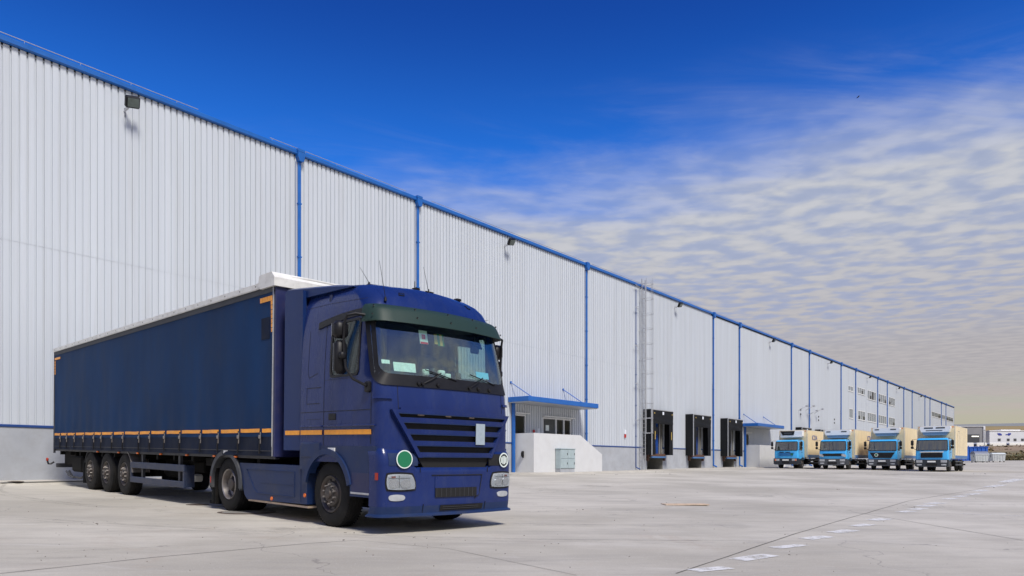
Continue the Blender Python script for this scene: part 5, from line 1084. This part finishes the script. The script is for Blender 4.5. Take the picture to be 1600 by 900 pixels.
# ================================================================== CREAM BOX TRUCKS
def text_mesh(s, size, m):
    cu = bpy.data.curves.new('t', 'FONT'); cu.body = s; cu.size = size; cu.extrude = .006; cu.align_x = 'LEFT'; cu.space_character = 1.05; o = bpy.data.objects.new('t', cu); S.collection.objects.link(o)
    dg = bpy.context.evaluated_depsgraph_get(); me = bpy.data.meshes.new_from_object(o.evaluated_get(dg)); bpy.data.objects.remove(o); me.materials.clear(); me.materials.append(MT[m]); return me
def box_truck(loc, lab, W_, boxL, boxH, cabtype, fridge, word=None, wbox=None, cw_=2.14):
    T = thing('box_truck', lab, 'truck', loc, R(-90), 'cream and light blue refrigerated box trucks parked in a row')
    CL = 1.75; wb = wbox or W_; ox = (W_ - wb) / 2; cx = (W_ - cw_) / 2; H1 = 2.47; zb = .95; zw0, zw1 = 1.58, 2.30
    if cabtype == 'round': zw0 = 1.58
    # cab shell from stacked rings with openings
    lv_ = [(.78, .02, 0), (1.15, .0, 0), (zw0, .03, .0), (zw1, .15, .035), (2.40, .22, .06), (H1, .38, .13)]
    n = 12; ring = []
    def rp(yc, ins):
        P = [(cx + ins, CL)]; 
        for q in (1.1, .45): P.append((cx + ins, max(q, yc + .14)))
        for k in range(4): a = k / 3 * math.pi / 2; P.append((cx + ins + .12 - .12 * math.cos(a), yc + .12 - .12 * math.sin(a)))
        m = 6
        for k in range(1, m): u = k / m; P.append((cx + ins + .12 + (cw_ - 2 * ins - .24) * u, yc - .05 * (1 - (2 * u - 1) ** 2)))
        Q = [(2 * (cx + cw_ / 2) - p[0], p[1]) for p in reversed(P[:7])]; return P + Q
    rings = [[(x, y, z) for x, y in rp(yc, ins)] for z, yc, ins in lv_]; nr = len(rings[0]); mb = MB(); vs = [p for r_ in rings for p in r_]; fs = []
    for j in range(len(lv_) - 1):
        for i in range(nr - 1):
            if lv_[j][0] == zw0 and (5 <= i <= nr - 7 or i == 1 or i == nr - 3): continue
            fs.append((j * nr + i, j * nr + i + 1, (j + 1) * nr + i + 1, (j + 1) * nr + i))
        fs.append((j * nr, (j + 1) * nr, (j + 1) * nr + nr - 1, j * nr + nr - 1))
    fs.append(tuple((len(lv_) - 1) * nr + i for i in range(nr))); mb.add(vs, fs); cab = mb.build('cab_body', 'truck_blue', T, smooth=40)
    A, B = rings[2], rings[3]
    def gl_(i0, i1, name):
        mb = MB(); vs = [Vector(p) for p in A[i0:i1 + 1]] + [Vector(p) for p in B[i0:i1 + 1]]; k = i1 - i0 + 1; mb.add(vs, [(i, i + 1, k + i + 1, k + i) for i in range(k - 1)]); return mb.build(name, 'fglass', T, smooth=60)
    gl_(5, nr - 6, 'windscreen'); gl_(1, 2, 'side_window'); gl_(nr - 3, nr - 2, 'side_window')
    fr = MB()
    for R_, dz in ((A, -.03), (B, .03)): fr.tube([(p[0], p[1] - .012, p[2] + dz * .3) for p in R_[5:nr - 5]], .028, 6)
    for i in (5, nr - 6): fr.tube([A[i], B[i]], .03, 6)
    for i in (1, 2, nr - 3, nr - 2): fr.tube([A[i], B[i]], .022, 6)
    fr.tube([A[1], A[2]], .02, 5); fr.tube([A[nr - 3], A[nr - 2]], .02, 5); fr.build('window_seal', 'black', T)
    it = MB(); it.box(cx + .1, cx + cw_ - .1, 1.2, 1.25, .9, 2.5); it.box(cx + .1, cx + cw_ - .1, .2, .55, 1.3, zw0 + .05); it.build('cab_lining', 'fardark', T, smooth=0)
    se = MB()
    for x in (cx + .3, cx + 1.4): se.box(x, x + .5, 1.0, 1.12, 1.3, 2.15, .05)
    se.build('seat', 'seat', T, smooth=0); sb = MB(); sb.box(cx + .2, cx + cw_ - .2, .24, .30, zw1 - .16, zw1 - .02); sb.build('sun_blind', 'bump_grey', T, smooth=0)
    MB().box(cx + .25, cx + .6, .16, .2, zw0 + .04, zw0 + .15).build('dash_paper', 'paper' if cabtype != 'wide' else 'dash', T, smooth=0)
    # grille and front trim per cab kind
    gx0, gx1 = cx + .3, cx + cw_ - .3
    if cabtype == 'slot':
        for z in (1.22, 1.32, 1.12):
            MB().box(gx0 + (.1 if z < 1.3 else 0), gx1 - (.1 if z < 1.3 else 0), -.075, -.03, z, z + .035).build('grille_slot', 'dockblue', T, smooth=0)
        MB().box(gx0 + .15, gx0 + .55, -.07, -.03, 1.38, 1.42).build('grille_slot', 'hole', T, smooth=0); MB().box(gx1 - .75, gx1 - .35, -.07, -.03, 1.38, 1.42).build('grille_slot', 'hole', T, smooth=0); MB().lathe([(-.08, 0), (-.08, .09), (-.02, .09)], (gx1 - .2, 0, 1.22), 1, 14).build('round_sticker', 'green', T)
    elif cabtype == 'round':
        MB().box(gx0, gx1, -.085, -.03, 1.10, 1.30, .02).build('grille', 'hole', T, smooth=0); MB().box(gx0 + .02, gx1 - .02, -.11, -.04, 1.185, 1.205).build('grille_bar', 'bump_grey', T, smooth=0); MB().box(cx + .05, cx + cw_ - .05, -.10, -.02, 1.315, 1.36, .015).build('bonnet_edge', 'truck_blue', T, smooth=0)
        for x in (cx + .03, cx + cw_ - .37): MB().prism([(x, 1.10), (x + .34, 1.02), (x + .34, 1.2), (x + .12, 1.28), (x, 1.26)], 1, -.09, .06).build('upper_headlight', 'lamp_in', T, smooth=0)
    elif cabtype == 'trap':
        MB().prism([(gx0 - .15, 1.42), (gx1 + .15, 1.42), (gx1 - .12, .98), (gx0 + .12, .98)], 1, -.09, -.02).build('grille', 'hole', T, smooth=0)
        for z in (1.10, 1.21, 1.32): MB().box(gx0 + .1, gx1 - .1, -.105, -.092, z, z + .03).build('grille_bar', 'bump_dark', T, smooth=0)
        MB().lathe([(-.115, 0), (-.115, .13), (-.08, .13)], (gx0 + .35, 0, 1.22), 1, 16).build('round_sticker', 'green', T); MB().lathe([(-.118, .10), (-.118, .135), (-.1, .135)], (gx0 + .35, 0, 1.22), 1, 16).build('sticker_rim', 'white', T)
    else:
        MB().box(gx0 + .06, gx1 - .06, -.085, -.03, 1.02, 1.38, .03).build('grille', 'hole', T, smooth=0); MB().box(gx0, gx1, -.10, -.03, 1.40, 1.46, .02).build('grille_top', 'boxtrim', T, smooth=0)
        for z in (1.12, 1.22, 1.31): MB().box(gx0 + .1, gx1 - .1, -.10, -.087, z, z + .02).build('grille_bar', 'bump_dark', T, smooth=0)
    bm_ = 'bump_dark' if cabtype in ('wide', 'slot') else 'bump_grey'
    P = [(cx - .02, .42), (cx + .1, .34), (cx + cw_ - .1, .34), (cx + cw_ + .02, .42), (cx + cw_ + .02, .88), (cx - .02, .88)]
    bpr = MB().prism(P, 1, -.11, .30).build('bumper', bm_, T, smooth=0); MB().box(cx + .7, cx + cw_ - .7, -.125, -.112, .45, .60, .01).build('bumper_intake', 'hole', bpr, smooth=0)
    for x in (cx + .08, cx + cw_ - .48):
        h = MB().box(x, x + .40, -.125, -.112, .66, .84, .004).build('headlight', 'lamp_in', T, smooth=0)
        if cabtype == 'slot': MB().box(x + .27 if x > 1 else x + .02, x + .38 if x > 1 else x + .12, -.13, -.126, .68, .82).build('indicator', 'amber', h, smooth=0)
        if cabtype in ('trap', 'wide', 'round'): MB().box(x + .04, x + .36, -.125, -.112, .46, .56).build('fog_lamp', 'lamp_in', T, smooth=0)
    MB().box(W_ / 2 - .27, W_ / 2 + .27, -.135, -.128, .68, .79).build('number_plate', 'white', T, smooth=0)
    # skirts, steps, arches
    for rt in (0, 1):
        X0 = (lambda x: 2 * (cx + cw_ / 2) - x) if rt else (lambda x: x); a_, b_ = sorted((X0(cx - .01), X0(cx + .12))); cyw = 1.28
        P = [(.30, .40), (.30, .80), (CL, .80), (CL, .72)] + [(cyw + .53 * math.cos(R(t)), .45 + .53 * math.sin(R(t))) for t in range(40, 186, 12)] + [(.72, .36), (.4, .36)]
        MB().prism(P, 0, a_, b_).build('wheel_arch', bm_, T, smooth=0)
        a_, b_ = sorted((X0(cx - .02), X0(cx + .02)));MB().box(a_, b_, .95, 1.12, 1.38, 1.44).build('door_handle', 'black', T, smooth=0)
        mr = MB(); xm = -.22; mr.tube([(X0(cx + .05), .25, 2.40), (X0(cx + xm), .12, 2.38), (X0(cx + xm), .12, 1.75), (X0(cx + .02), .15, 1.62)], .018, 6); mo = mr.build('mirror_arm', 'black', T)
        a_, b_ = sorted((X0(cx + xm - .11), X0(cx + xm + .08))); MB().box(a_, b_, .10, .22, 1.92, 2.32, .04).build('mirror_head', 'black', mo, smooth=50); MB().box(a_, b_, .10, .22, 1.68, 1.88, .04).build('mirror_head', 'black', mo, smooth=50)
        put_wheel(WS, T, X0(cx + .03), cyw, .44, rt); yr = CL + boxL * .66
        put_wheel(WS2, T, (W_ - ox - .03) if rt else ox + .03, yr, .44, rt); put_wheel(WS2, T, (W_ - ox - .32) if rt else ox + .32, yr, .44, rt)
        gx_ = (W_ - ox - .06) if rt else ox + .02; sg = MB(); sg.box(gx_, gx_ + .04, CL + .5, yr - .65, .70, .80); sg.box(gx_, gx_ + .04, CL + .5, yr - .65, .45, .55); sg.box(gx_ + .01, gx_ + .03, CL + 1.2, CL + 1.28, .55, .94); sg.build('side_guard', 'bump_grey', T, smooth=0)
        a_, b_ = sorted(((W_ - ox - .5) if rt else ox + .1, (W_ - ox - .1) if rt else ox + .5)); MB().box(a_, b_, CL + .6, CL + 1.6, .45, .85, .05).build('fuel_tank', 'soot', T, smooth=50); MB().box(a_, b_, yr + .55, yr + .57, .2, .8).build('mud_flap', 'rubber', T, smooth=0)
    ch = MB(); ch.box(.7, .82, .4, CL + boxL, .65, .88); ch.box(W_ - .82, W_ - .7, .4, CL + boxL, .65, .88); ch.box(.5, W_ - .5, .3, 1.7, .5, .85); ch.tube([(.2, 1.28, .44), (W_ - .2, 1.28, .44)], .06, 8); ch.tube([(.2, CL + boxL * .66, .44), (W_ - .2, CL + boxL * .66, .44)], .09, 8); ch.box(.1, W_ - .1, CL + boxL - .15, CL + boxL - .05, .45, .58); ch.build('chassis', 'soot', T, smooth=0)
    # body box
    y0 = CL + .12; bo = MB().box(ox, W_ - ox, y0, y0 + boxL, zb, boxH, .02).build('cargo_box', 'box', T, smooth=0)
    e = .035
    tr = MB()
    for x in (ox - .006, W_ - ox - e + .006):
        for y in (y0 - .006, y0 + boxL - e + .006): tr.box(x, x + e, y, y + e, zb, boxH + .006)
        tr.box(x, x + e, y0 + e, y0 + boxL - e, boxH - e + .008, boxH + .008)
    tr.box(ox + e, W_ - ox - e, y0 - .006, y0 + e - .006, boxH - e + .008, boxH + .008); tr.build('edge_trim', 'boxtrim', bo, smooth=0)
    st = MB(); st.box(ox - .008, W_ - ox + .008, y0 + .02, y0 + boxL - .02, zb + .01, zb + .25); st.build('blue_stripe', 'box_stripe', bo, smooth=0)
    d_ = MB(); x = W_ - ox + .004; ya, yb = y0 + 1.2, y0 + 2.0
    if cabtype == 'wide':
        for a in (ya, yb): d_.box(x - .01, x + .02, a, a + .03, zb + .3, boxH - .35)
        d_.box(x - .01, x + .016, ya, yb, boxH - .38, boxH - .35); d_.tube([(x + .03, ya - .06, zb + .3), (x + .03, ya - .06, boxH - .5)], .02, 6)
        for k in range(8): d_.box(x - .01, x + .008, y0 + 2.3 + k * .45, y0 + 2.315 + k * .45, zb + .26, boxH - .06)
    else: d_.tube([(x + .03, y0 + .06, zb - .1), (x + .03, y0 + .06, boxH - .3)], .015, 6)
    for k in range(6): d_.box(x - .004, x + .004, y0 + .5 + k * boxL / 7, y0 + .505 + k * boxL / 7, zb + .26, boxH - .05)
    d_.build('side_trim', 'boxtrim', bo, smooth=0)
    for xx in (ox + .1, W_ - ox - .2): MB().box(xx, xx + .1, y0 - .02, y0 - .001, boxH - .12, boxH - .07).build('marker_lamp', 'amber', bo, smooth=0)
    if word:
        me = text_mesh(word, .62, 'txt'); o = bpy.data.objects.new('side_lettering', me); S.collection.objects.link(o); o.parent = T
        tw = max(v.co.x for v in me.vertices); o.location = (W_ - ox + .012, y0 + word_y.get(lab, 1.3), boxH - .85); o.rotation_euler = (R(90), 0, R(90))
    # refrigeration unit
    fz = boxH - .05; mid = W_ / 2; yF = y0 - .55
    if fridge == 'open':
        f = MB(); f.box(mid - .95, mid + .95, y0 - .5, y0, fz - .52, fz - .02, .03); fo = f.build('fridge_unit', 'fridge', T, smooth=0)
        MB().prism([(mid - .94, fz - .03), (mid + .30, fz - .03), (mid + .22, fz - .40), (mid - .74, fz - .40)], 1, y0 - .54, y0 - .45).build('fridge_grille', 'hole', fo, smooth=0); MB().box(mid - .6, mid + .05, y0 - .555, y0 - .542, fz - .28, fz - .18).build('fridge_bar', 'bump_grey', fo, smooth=0); MB().box(mid - .9, mid + .9, y0 - .56, y0, fz - .58, fz - .525).build('fridge_tray', 'fridge', fo, smooth=0)
    else:
        P = [(mid - .98, fz + .0), (mid + .98, fz + .0), (mid + 1.02, fz - .12), (mid + .92, fz - .42), (mid - .92, fz - .42), (mid - 1.02, fz - .12)]
        fo = MB().prism(P, 1, yF, y0).build('fridge_unit', 'fridge', T, smooth=0)
        P = [(mid - .86, fz - .422), (mid + .86, fz - .422), (mid + .74, fz - .66), (mid - .74, fz - .66)]; MB().prism(P, 1, yF + .06, y0).build('fridge_underside', 'fridge_blue', fo, smooth=0)
        hz = (.12, .05) if fridge == 'slots' else (.14, .10)
        for a, b in (((mid - .72, mid - .12), (mid + .06, mid + .66)) if fridge == 'slots' else ((mid - .85, mid - .52), (mid + .32, mid + .75))): MB().box(a, b, yF - .012, yF - .001, fz - hz[0] - .04, fz - hz[0] + .05, .02).build('fridge_vent', 'hole' if fridge == 'slots' else 'bump_grey', fo, smooth=0)
        if fridge == 'slots': MB().box(mid - .6, mid + .5, yF - .012, yF - .001, fz - .33, fz - .28, .02).build('fridge_vent', 'hole', fo, smooth=0)
    return T
labs = ['leftmost cream box truck, with a black open fridge grille above its cab', 'second cream box truck from the left, with two pale round headlights beside its grille', 'third cream box truck, with a green sticker in its black trapezoid grille', 'rightmost cream box truck, whose ribbed side panel with door rail is in view']
word_y = {labs[0]: 1.4, labs[1]: 4.35, labs[2]: 3.0, labs[3]: 3.7}
def tz(x, y): return zg(x + 1, y - 1) + .0
box_truck((64.6, -3.7, tz(64.6, -3.7)), labs[0], 2.40, 6.3, 3.36, 'slot', 'open', 'ICDA', cw_=2.02)
box_truck((64.3, -7.55, tz(64.3, -7.55)), labs[1], 2.48, 6.3, 3.34, 'round', 'vents', 'ICDA')
box_truck((65.2, -11.1, tz(65.2, -11.1)), labs[2], 2.50, 6.3, 3.50, 'trap', 'vents')
box_truck((61.7, -15.15, tz(61.7, -15.15)), labs[3], 2.50, 6.4, 3.42, 'wide', 'slots')

# ================================================================== SKIP, BINS, FAR VEHICLES AND BUILDINGS
YAW = R(38.42 - 90)          # local x = to the right of the view, y = away
def place(name, lab, cat, px_, Zc, z=None, rz=0, group=None):
    p = cw((px_ - 800) / 1155 * Zc, Zc); p.z = zg(p.x, p.y) if z is None else z
    return thing(name, lab, cat, p, YAW + rz, group)
T = place('waste_skip', 'open blue metal skip container beside the rightmost cream truck', 'skip', 1543, 96)
h = 1.95; b = MB(); b.prism([(-3.6, 0.12), (-3.8, h), (-3.7, h), (-3.5, .2), (-.25, .2), (-.08, h), (0, h), (-.1, .12)], 1, 0, 2.2); b.prism([(-3.6, .12), (-3.8, h), (0, h), (-.1, .12)], 1, -.05, -.001); b.prism([(-3.6, .12), (-3.8, h), (0, h), (-.1, .12)], 1, 2.2, 2.25); b.build('skip_body', 'skip', T, smooth=0)
for k in range(7): MB().box(-3.45 + k * .52, -3.37 + k * .52, -.13, -.051, .15, h - .05, .01).build('skip_rib', 'skip', T, smooth=0)
MB().box(-3.85, .04, -.14, -.052, h - .1, h + .02, .02).build('skip_rim', 'skip', T, smooth=0)
for x in (-3.3, -.5): MB().box(x, x + .25, .1, 2.0, 0, .12).build('skip_foot', 'soot', T, smooth=0)
def bin_(px_, Zc, lab, lidm, curved):
    T = place('waste_bin', lab, 'bin', px_, Zc); w = 1.62; hh = 1.0
    MB().prism([(.10, .16), (.0, hh), (w, hh), (w - .10, .16)], 1, 0, 1.0).build('bin_body', 'binm', T, smooth=0)
    for k in range(4): MB().box(.25 + k * .33, .30 + k * .33, -.03, -.001, .2, hh - .1, .01).build('bin_rib', 'binm', T, smooth=0)
    lid = MB(); n = 8
    P = [(.0 - .02, hh + .01)] + [(-.02 + 1.06 * k / n, hh + .02 + (.36 if curved else .14) * math.sin(math.pi * k / n) ** .6) for k in range(1, n)] + [(1.04, hh + .01)]
    lid.prism(P, 0, -.03, w + .03); lid.build('bin_lid', lidm, T, smooth=30); MB().box(-.05, w + .05, -.06, -.002, hh - .06, hh + .03, .01).build('bin_rim', 'binm', T, smooth=0)
    for x in (.14, w - .14):
        for y in (.12, .88): MB().lathe([(-.03, 0), (-.03, .08), (.03, .08), (.03, 0)], (x, y, .08), 0, 12).build('castor', 'black', T)
    for x in (-.06, w + .02): MB().box(x, x + .04, .4, .6, hh - .35, hh - .1).build('lifting_lug', 'binm', T, smooth=0)
bin_(1523.5, 89, 'galvanised waste bin with dark lid in front of the blue skip', 'binlid', True); bin_(1550.5, 91, 'pale waste bin with flat lid standing alone right of the skip', 'binlid_w', False)
# parked white vans on the bank
vl = ['white van on the bank above the blue skip', 'white van on the bank just right of the skip', 'white van on the bank above the pale bin', 'white van on the bank nearest the photo edge', 'white van on the bank, partly beyond the photo edge']
for lab, (a, b) in zip(vl, ((1500, 1521.5), (1522.5, 1542), (1543, 1572.5), (1573.5, 1602), (1603, 1631))):
    Zc = 196; s_ = Zc / 1155; T = place('parked_van', lab, 'van', a, Zc, 3.6, 0, 'white vans parked on the bank'); Lw = (b - a) * s_
    MB().box(.55, Lw, 0, 2.0, .35, 2.3, .12).build('van_body', 'vanwhite', T, smooth=0); MB().prism([(0, .35), (0, 1.2), (.18, 1.3), (.5, 2.05), (.56, 2.1), (.56, .35)], 1, .02, 1.98).build('van_cab', 'vanwhite', T, smooth=0)
    MB().prism([(.16, 1.32), (.42, 1.95), (.54, 1.95), (.54, 1.32)], 1, .0, 2.0).build('van_window', 'fardark', T, smooth=0); MB().box(-.04, .0, .1, 1.9, .35, .6).build('van_bumper', 'bump_grey', T, smooth=0)
    MB().box(Lw + .02, Lw + .26, .4, 1.6, .4, 1.9).build('van_gap_shade', 'fardark', T, smooth=0); MB().box(Lw * .55, Lw * .55 + .3, -.01, 0, 1.3, 1.5).build('van_marking', 'bump_grey', T, smooth=0)  # dark box past the rear paints the shade in the gap between vans
    for x in (.75, Lw - .8): MB().lathe([(-.01, 0), (-.01, .33), (.2, .33), (.2, 0)], (x, .05, .33), 1, 14).build('wheel', 'tyre_small', T)
# grey warehouse beyond
T = place('grey_warehouse', 'grey warehouse with white corner beyond the parked vans', 'warehouse', 1537.2, 232, 3.6); Hh = 8.35
MB().prism([(-28, 1.0), (0, 0), (24, 42), (-4, 44)], 2, 0, Hh).build('wall', 'fargrey', T, smooth=0); MB().prism([(-28.2, .8), (.2, -.2), (24.3, 42.2), (-4, 44.2)], 2, Hh, Hh + .18).build('roof', 'farwhite', T, smooth=0)
MB().box(-.35, .25, -.3, .3, 0, Hh - .01, .02).build('corner_post', 'farwhite', T, smooth=0)
o = MB().box(-6.2, -1.5, -.1, .5, 0, 5.9).build('loading_opening', 'fardark', T, smooth=0); MB().box(-4.0, -1.8, -.25, -.12, 5.1, 5.45).build('lit_tube', 'strip_light', o, smooth=0)
for k in range(7): x = -26 + k * 3.4; MB().box(x, x + .12, .0 - x * .0357 - .12, .0 - x * .0357 + .1, 0, Hh - .1).build('wall_rib', 'fardark', T, smooth=0)
dv = Vector((24, 42, 0)).normalized()
def side_box(s0, s1, z0, z1, m, name, o_=.12):
    nrm = Vector((dv.y, -dv.x, 0)); a = dv * s0 + nrm * o_; b = dv * s1 + nrm * o_; c_ = dv * s1 - nrm * .1; d_ = dv * s0 - nrm * .1
    MB().prism([(p.x, p.y) for p in (a, b, c_, d_)], 2, z0, z1).build(name, m, T, smooth=0)
side_box(3, 9, 4.4, 6.6, 'signwhite', 'wall_sign'); side_box(18, 40, .6, 3.3, 'farwhite', 'low_panel'); side_box(3.8, 8, 5.0, 5.9, 'logo', 'sign_emblem', .16)
for k in range(5): side_box(6 + k * 8, 8.5 + k * 8, 7.4, 7.75, 'signwhite', 'high_window')
# white office building
T = place('white_building', 'white office building with small dark windows at the right edge beyond the vans', 'building', 1560.5, 248, 3.6); Hh = 7.6
MB().box(-3.2, 26, 0, 14, 0, Hh, .05).build('wall', 'farwhite', T, smooth=0); MB().box(-3.35, 26.2, -.15, 14.2, Hh, Hh + .25).build('roof', 'fridge', T, smooth=0); MB().box(2.0, 8.6, 2, 10, Hh + .25, Hh + .6, .05).build('roof_unit', 'fridge', T, smooth=0)
for x in (-.4, 2.6, 4.9, 7.4, 9.8, 13, 16): f = MB().box(x, x + .95, -.08, .0, 4.3, 5.15).build('window', 'fargrey', T, smooth=0); MB().box(x + .08, x + .87, -.10, -.081, 4.38, 5.07).build('pane', 'fardark', f, smooth=0)
for x0, x1, z in ((2.5, 6.0, 2.9), (7, 9.5, 2.4), (2.5, 5.2, 2.0)): MB().box(x0, x1, -.06, 0, z, z + .12).build('wall_ledge', 'fargrey', T, smooth=0)
for x0, x1, z0, z1 in ((-.2, .9, 6.2, 6.7), (-.5, .5, 6.5, 6.95), (2.2, 2.9, 6.35, 6.6), (3.0, 3.6, 6.15, 6.9), (3.3, 4.0, 6.5, 6.95), (-.6, .8, 1.4, 2.2)): MB().box(x0, x1, -.09, -.001, z0, z1).build('sign_emblem', 'logo', T, smooth=0)
# lamp post left of the grey warehouse corner
T = place('lamp_post', 'thin grey lamp post in front of the grey warehouse', 'lamp post', 1537.8, 130); mb = MB(); mb.tube([(0, 0, 0), (0, 0, 5.2)], [.09, .05], 8); mb.build('pole', 'steel', T); MB().box(-.35, .1, -.12, .12, 5.15, 5.27, .03).build('lamp_head', 'steel', T, smooth=0)

# ------------------------------------------------------------------ small things on the yard
p = gp(1070, 789.5); T = tag(MB().box(-.52, .52, -.22, .22, .004, .03, .004, rot=Matrix.Rotation(R(-48), 3, 'Z')).build('plywood_board', 'board', smooth=0), 'flat piece of brown board lying on the concrete right of the truck', 'board'); T.location = p; 
def manhole(px_, py_, r, lab):
    p = gp(px_, py_); T = thing('manhole_cover', lab, 'manhole', p); MB().lathe([(.0, r + .09), (.008, r + .085), (.010, r + .01), (.004, r)], (0, 0, 0), 2, 36).build('frame', 'iron', T); mb = MB(); mb.lathe([(.006, r - .005), (.011, r - .01), (.011, 0)], (0, 0, 0), 2, 36)
    for k in range(-3, 4): L_ = math.sqrt(max(.01, (r - .05) ** 2 - (k * r / 4) ** 2)); mb.box(-L_, L_, k * r / 4 - .012, k * r / 4 + .012, .011, .016)
    mb.build('lid', 'iron' if r < .3 else 'pit', T)
manhole(386, 800.5, .42, 'round iron manhole cover beside the tractor drive wheel'); manhole(309, 789, .13, 'small rusty drain cap left of the tractor drive wheel'); manhole(25, 753, .11, 'small rusty cover by the wall at the left edge')
mb = MB()
for (px_, py_, s_) in [(547, 833, .03), (560, 829, .02), (1234, 867, .03), (868, 850, .02), (1420, 793, .05), (462, 823, .015), (470, 838, .015), (645, 840, .02), (530, 845, .03), (160, 819, .05), (1550, 762, .08), (1010, 771, .04), (905, 797, .04), (700, 834, .02), (1310, 765, .06), (690, 852, .02), (980, 870, .02), (1530, 741, .12), (1048, 741, .07), (1030, 738, .09), (961, 742, .05), (1110, 735, .09), (925, 742, .05)]:
    p = gp(px_, py_)
    for k in range(3):
        c = p + Vector((random.uniform(-1, 1) * s_ * 2.5, random.uniform(-1, 1) * s_ * 2.5, 0)); q = s_ * random.uniform(.15, .5); mb.box(c.x - q, c.x + q, c.y - q * .6, c.y + q * .6, c.z, c.z + q * .5, q * .2, rot=Matrix.Rotation(random.random() * 3, 3, 'Z'))
for k in range(120):
    px_, py_ = random.uniform(0, 1600), 745 + 150 * random.random() ** 1.0
    p = gp(px_, py_); q = random.uniform(.002, .005) * (1 + (900 - py_) / 130); mb.box(p.x - q, p.x + q, p.y - q, p.y + q, p.z, p.z + q, q * .3)
mb.build('scattered_grit', 'grit', kind='stuff', smooth=0)
# bird
r = ray(1341, 152) * 85; p = CAM + r; T = thing('bird', 'small dark bird flying against the blue sky', 'bird', p, YAW)
rotb = Matrix.Rotation(R(-40), 3, 'Y')
b = MB(); b.tube([rotb @ Vector(v) for v in ((-.22, 0, 0), (-.12, 0, .0), (0, 0, .02), (.12, 0, .01), (.20, 0, .02))], [.01, .05, .06, .04, .005], 8); b.build('bird_body', 'bird', T)
for s_ in (-1, 1):
    b = MB(); b.slab(lambda a, c, k: rotb @ Vector((.08 - .18 * c + .10 * a * (1 - c) * s_, s_ * .34 * a, .03 + .12 * a - .1 * a * a + .006 * k)), 4, 2); b.build('wing', 'bird', T)
